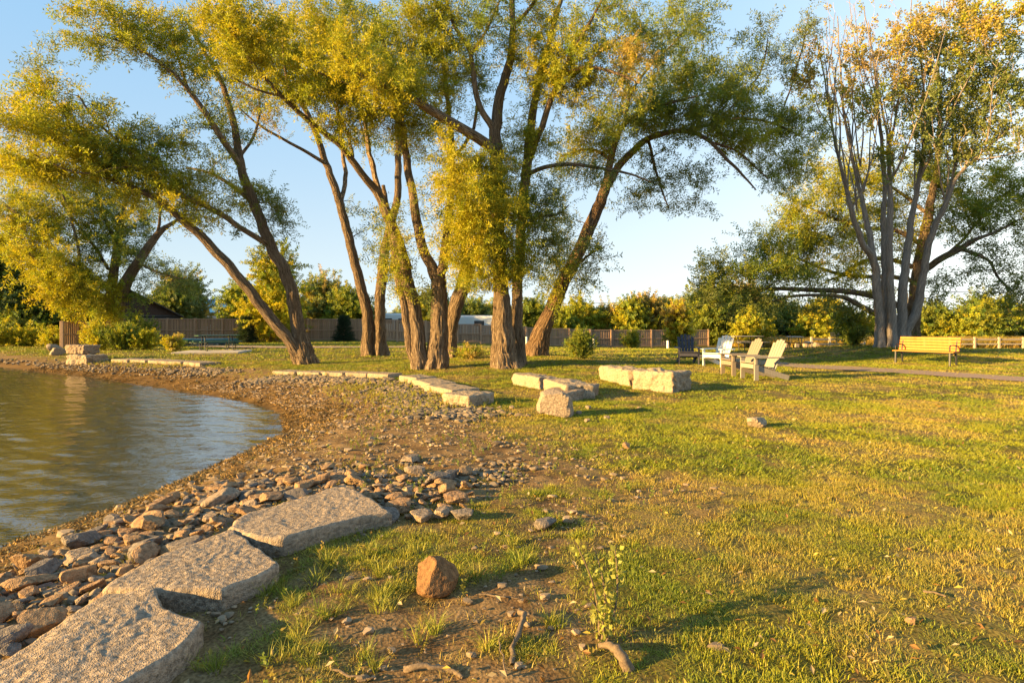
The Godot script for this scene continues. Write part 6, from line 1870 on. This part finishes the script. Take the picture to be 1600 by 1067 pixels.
func build_background() -> void:
	privacy_fence("tan wooden board fence end running out from the cabin corner", [on(-26.823, -32.385), on(-27.908, -36.495)], 1.5, "fence_wood_tan")
	privacy_fence("long weathered board fence behind the willows from the cabin to the centre", [on(-33.3, -45.2), on(-20.0, -46.2), on(-5.2, -48.8)], 1.85, "fence_wood")
	privacy_fence("board fence running on from the centre to the golden field", [on(-5.2, -51.5), on(8.0, -55.5), on(21.5, -59.5)], 1.75, "fence_wood")
	rail_fence("pale two-rail fence before the field left of the pale trunk clump", on(27.0, -49.0), on(33.4, -51.5), 3)
	rail_fence("pale two-rail fence before the field right of the pale trunk clump", on(38.0, -50.0), on(58.0, -52.0), 8)
	cabin()
	house("small_house", "small house with bright blue roof beyond the long fence", on(-41.5, -76), 4.0, 4.0, 3.2, 1.6, mats.roof_blue, 0.5)
	trailer("white trailer roof showing above the fence right of the multi-stemmed willow", on(-5.4, -62), 6.5, 2.15)
	trailer("white trailer roof showing above the fence behind the slim twin willow", on(-13.6, -64), 3.6, 2.15)
	utility_pole("thin utility pole behind the fence left of the leaning willow", on(-31.8, -62), 5.6)
	utility_pole("utility pole hidden in the crown behind the pale trunk clump", on(48, -66), 6.2)
	wire("overhead wire rising rightward across the sky right of centre", Vector3(-6, 5.6, -120), Vector3(48, 5.6, -66), 0.35)
	wire("level overhead wire right of the pale trunk clump", Vector3(48, 5.5, -66), Vector3(95, 5.4, -66), 0.3)

	# far left thicket and shore plants
	far_tree("willow_thicket", "tall dark green thicket at the far left shore", on(-41, -42), 7.6, 9.0, [2, 2, 3], 901, 0.02, 1.2, "far", "shrub", "thicket at the far left")
	far_tree("willow_thicket", "dark green thicket between the tall thicket and the fence end", on(-36.6, -44), 4.9, 5.0, [2, 2, 3], 902, 0.02, 1.2, "far", "shrub", "thicket at the far left")
	shrub("willow_thicket", "low green thicket left of the cabin porch", on(-35.5, -38.5), 2.2, 4.5, [2, 3, 1], 903, 1.5, "small", "thicket at the far left")
	shrub("shore_shrub", "golden weed clump at the far left edge of the shore", on(-33.2, -34.5), 1.2, 2.6, [0, 0, 1], 904, 1.3)
	shrub("shore_shrub", "golden weed clump under the dark thicket", on(-31.6, -35.4), 1.1, 2.4, [0, 1, 0], 905, 1.3)
	shrub("shore_shrub", "golden weed clump touching the fence end", on(-28.8, -34.4), 0.9, 1.7, [0, 1, 1], 906, 1.3)
	shrub("shore_shrub", "bright yellow shrub left of the shore willow's foot", on(-22.7, -29.8), 1.45, 1.9, [0, 0, 1], 907, 1.6)
	shrub("shore_shrub", "green shrub in front of the shore willow's foot", on(-21.3, -29.6), 1.35, 1.7, [2, 1, 2], 908, 1.6)
	shrub("shore_shrub", "small yellow shrub right of the shore willow's foot", on(-20.1, -29.8), 1.0, 1.2, [0, 0], 909, 1.5)
	shrub("shore_shrub", "dark green shrub against the fence right of the shore willow", on(-23.6, -34.0), 2.0, 2.2, [2, 1, 2], 910, 1.5)
	shrub("shore_shrub", "small golden shrub left of the canoe", on(-17.5, -28.2), 0.75, 0.85, [0, 4], 911, 1.4)
	shrub("lawn_bush", "dense green bush right of the right-leaning willow", on(2.386, -19.313), 0.95, 1.15, [2, 2, 1], 912, 2.2)
	shrub("fence_bush", "round green bush in front of the fence right of centre", on(11.9, -54.0), 1.7, 2.2, [2, 1], 913, 1.6)
	shrub("big_shrub", "big dark shrub with golden leaves at the foot of the pale trunk clump", on(16.5, -26.5), 2.3, 1.9, [2, 1, 0, 2], 914, 1.6, "small")
	shrub("big_shrub", "dark low shrub left of the pale trunk clump", on(16.0, -25.4), 0.8, 1.0, [2, 2, 3], 915, 1.6, "small")
	shrub("big_shrub", "dark shrub just right of the pale trunk clump's foot", on(18.8, -27.0), 1.3, 1.5, [2, 2, 3], 916, 1.6, "small")
	shrub("low_weeds", "low brown weeds between two trunks at the centre", on(-1.49, -19.484), 0.42, 1.1, [4, 1], 917, 0.8)
	spruce("dark small spruce in front of the fence left of the leaning willow", on(-20.481, -41.95), 2.0, 1.7, 41)
	spruce("dark small spruce in front of the fence right of the leaning willow", on(-14.2, -46.0), 2.1, 1.9, 42)

	# trees behind the fence, left to right
	var list := [
		["autumn_tree", "brown and orange tree behind the cabin roof", -40, -66, 8.2, 5.5, [4, 3, 2]],
		["dark_tree", "dark bushy tree just right of the cabin roof", -38.5, -62, 6.6, 4.6, [2, 2, 3]],
		["dark_tree", "low dark tree behind the fence above the picnic table", -31.5, -72, 5.5, 4.4, [2, 3, 1]],
		["broad_tree", "mid green tree behind the utility pole", -30.3, -60, 6.2, 3.8, [2, 1, 2]],
		["yellow_tree", "tall yellow-green tree seen between the leaning willow's trunks", -19.5, -44.0, 8.4, 5.0, [0, 1, 1]],
		["dark_tree", "dark evergreen behind the leaning willow", -23.5, -54, 4.9, 4.2, [2, 2]],
		["broad_tree", "light green tree with brownish top behind the fence", -21, -60, 7.2, 5.6, [1, 3, 4]],
		["broad_tree", "green tree behind the fence left of the slim twin willow", -16.6, -56, 5.5, 4.6, [2, 1]],
		["broad_tree", "low green tree behind the trailer by the slim twin willow", -12.0, -72, 4.8, 5.0, [2, 3]],
		["broad_tree", "pale green tree behind the multi-stemmed willow", -8.0, -56, 5.4, 3.6, [1, 3]],
		["broad_tree", "small green tree right of the multi-stemmed willow", -5.2, -74, 5.2, 3.4, [2, 3]],
		["broad_tree", "low green tree left of the thickest willow", -2.6, -80, 4.2, 4.6, [2, 1]],
		["broad_tree", "slender green tree between the thickest willow and the right-leaning one", 2.0, -57, 4.9, 3.4, [2, 1]],
		["broad_tree", "low bushy tree right of the right-leaning willow's foot", 5.6, -66, 3.6, 4.4, [2, 1, 1]],
		["broad_tree", "yellow-green tree with bare twigs at its top", 9.0, -70, 5.4, 4.6, [1, 1, 0]],
		["autumn_tree", "low brownish tree right of the yellow-green one", 12.6, -72, 4.6, 5.0, [3, 4, 1]],
		["broad_tree", "tall narrow yellow-green tree left of the big golden tree", 14.8, -68, 6.0, 3.6, [1, 0, 2]],
		["autumn_tree", "big golden-orange tree behind the fence right of centre", 17.4, -70, 6.6, 5.0, [4, 0, 4]],
		["dark_tree", "dark green tree right of the big golden tree", 20.4, -73, 6.0, 4.6, [2, 2, 3]],
		["young_tree", "young golden tree in front of the fence left of the navy chair", 15.9, -52.0, 4.9, 2.0, [0, 4, 0]],
		["dark_tree", "dark green tree behind the young golden tree", 24.5, -74, 5.8, 5.4, [2, 3]],
		["broad_tree", "tall thin-crowned tree above the navy chair", 23.5, -64, 8.0, 6.0, [2, 1, 3]],
		["broad_tree", "tall brownish tree above the white chair", 28, -66, 8.2, 6.0, [3, 4, 2]],
		["yellow_tree", "small bright yellow tree above the white chair", 25.6, -58, 4.2, 2.4, [0, 1]],
		["dark_tree", "dark tree above the nearest chair", 33, -72, 6.2, 6.0, [2, 2, 3]],
		["dark_tree", "dark tree left of the charcoal grill", 37.5, -74, 5.2, 5.0, [2, 3, 2]],
		["broad_tree", "green tree behind the charcoal grill", 40, -70, 5.6, 4.0, [2, 1]],
		["yellow_tree", "bright yellow tree left of the charcoal grill", 33.5, -60, 4.6, 2.6, [0, 1]],
		["broad_tree", "green and gold tree between the grill and the pale trunk clump", 36, -62, 5.0, 3.8, [2, 1, 0]],
		["dark_tree", "dark green tree just right of the pale trunk clump", 51, -66, 5.4, 5.0, [2, 2, 1]],
		["broad_tree", "yellow-green tree over the rail fence at the right", 54.5, -64, 4.6, 4.2, [1, 2, 0]],
		["autumn_tree", "large green and orange tree over the rail fence at the right", 58.5, -67, 6.6, 6.8, [2, 4, 1, 2]],
		["dark_tree", "dark tree at the right edge beyond the rail fence", 64.5, -68, 5.0, 5.6, [2, 3]],
		["dark_tree", "low dark tree beyond the rail fence behind the bench", 47, -78, 4.2, 6.0, [2, 3]],
	]
	for i in list.size():
		var q = list[i]
		far_tree(q[0], q[1], on(q[2], q[3]), q[4] * (0.8 if q[2] < 44 else 0.7), q[5] * 0.92, q[6], 3000 + i * 7, 0.12, 1.0)
	# bare golden field beyond the rail fence
	rng.seed = 808
	var stalk := tuft_mesh(44, 12, 1.25, 0.05, 0.7)
	var xf := []
	var cols := []
	for i in 7000:
		var d := rng.randf_range(54.5, 62.0)
		var x := rng.randf_range(24.5, 72.0)
		var sc := rng.randf_range(0.75, 1.25)
		xf.append(Transform3D(Basis(Vector3.UP, rng.randf() * TAU).scaled(Vector3.ONE * sc), on(x, -d)))
		var k := rng.randf_range(0.7, 1.25)
		cols.append(Color(0.42 * k, 0.25 * k, 0.06 * k).lerp(Color(0.3 * k, 0.25 * k, 0.05 * k), rng.randf()))
	var o := copies("dry_field", stalk, mats.grass, self, xf, cols)
	tag(o, "tall golden dry grass of the field beyond the rail fence", "field", "", "stuff")
	# far wood closing the horizon
	xf = []
	cols = []
	for i in 9000:
		var a := rng.randf_range(-1.0, 1.0)
		var d := rng.randf_range(120.0, 150.0)
		var x := a * 170.0
		var hh := 3.0 + 2.4 * noise_a.get_noise_1d(x * 0.25) + 2.0 * noise_a.get_noise_1d(x * 0.9 + 70.0)
		xf.append(spray_turn(Vector3(rng.randfn(), rng.randfn() + 0.5, rng.randfn()), rng.randf_range(2.6, 4.2), on(x, -d) + Vector3(0, maxf(0.2, hh * sqrt(rng.randf())), 0)))
		cols.append(shade_of([2, 2, 3, 1, 4][rng.randi() % 5], 0.3))
	o = copies("distant_wood", spray_far, mats.leaf, self, xf, cols)
	tag(o, "distant low wood along the horizon behind the park", "wood", "", "stuff")
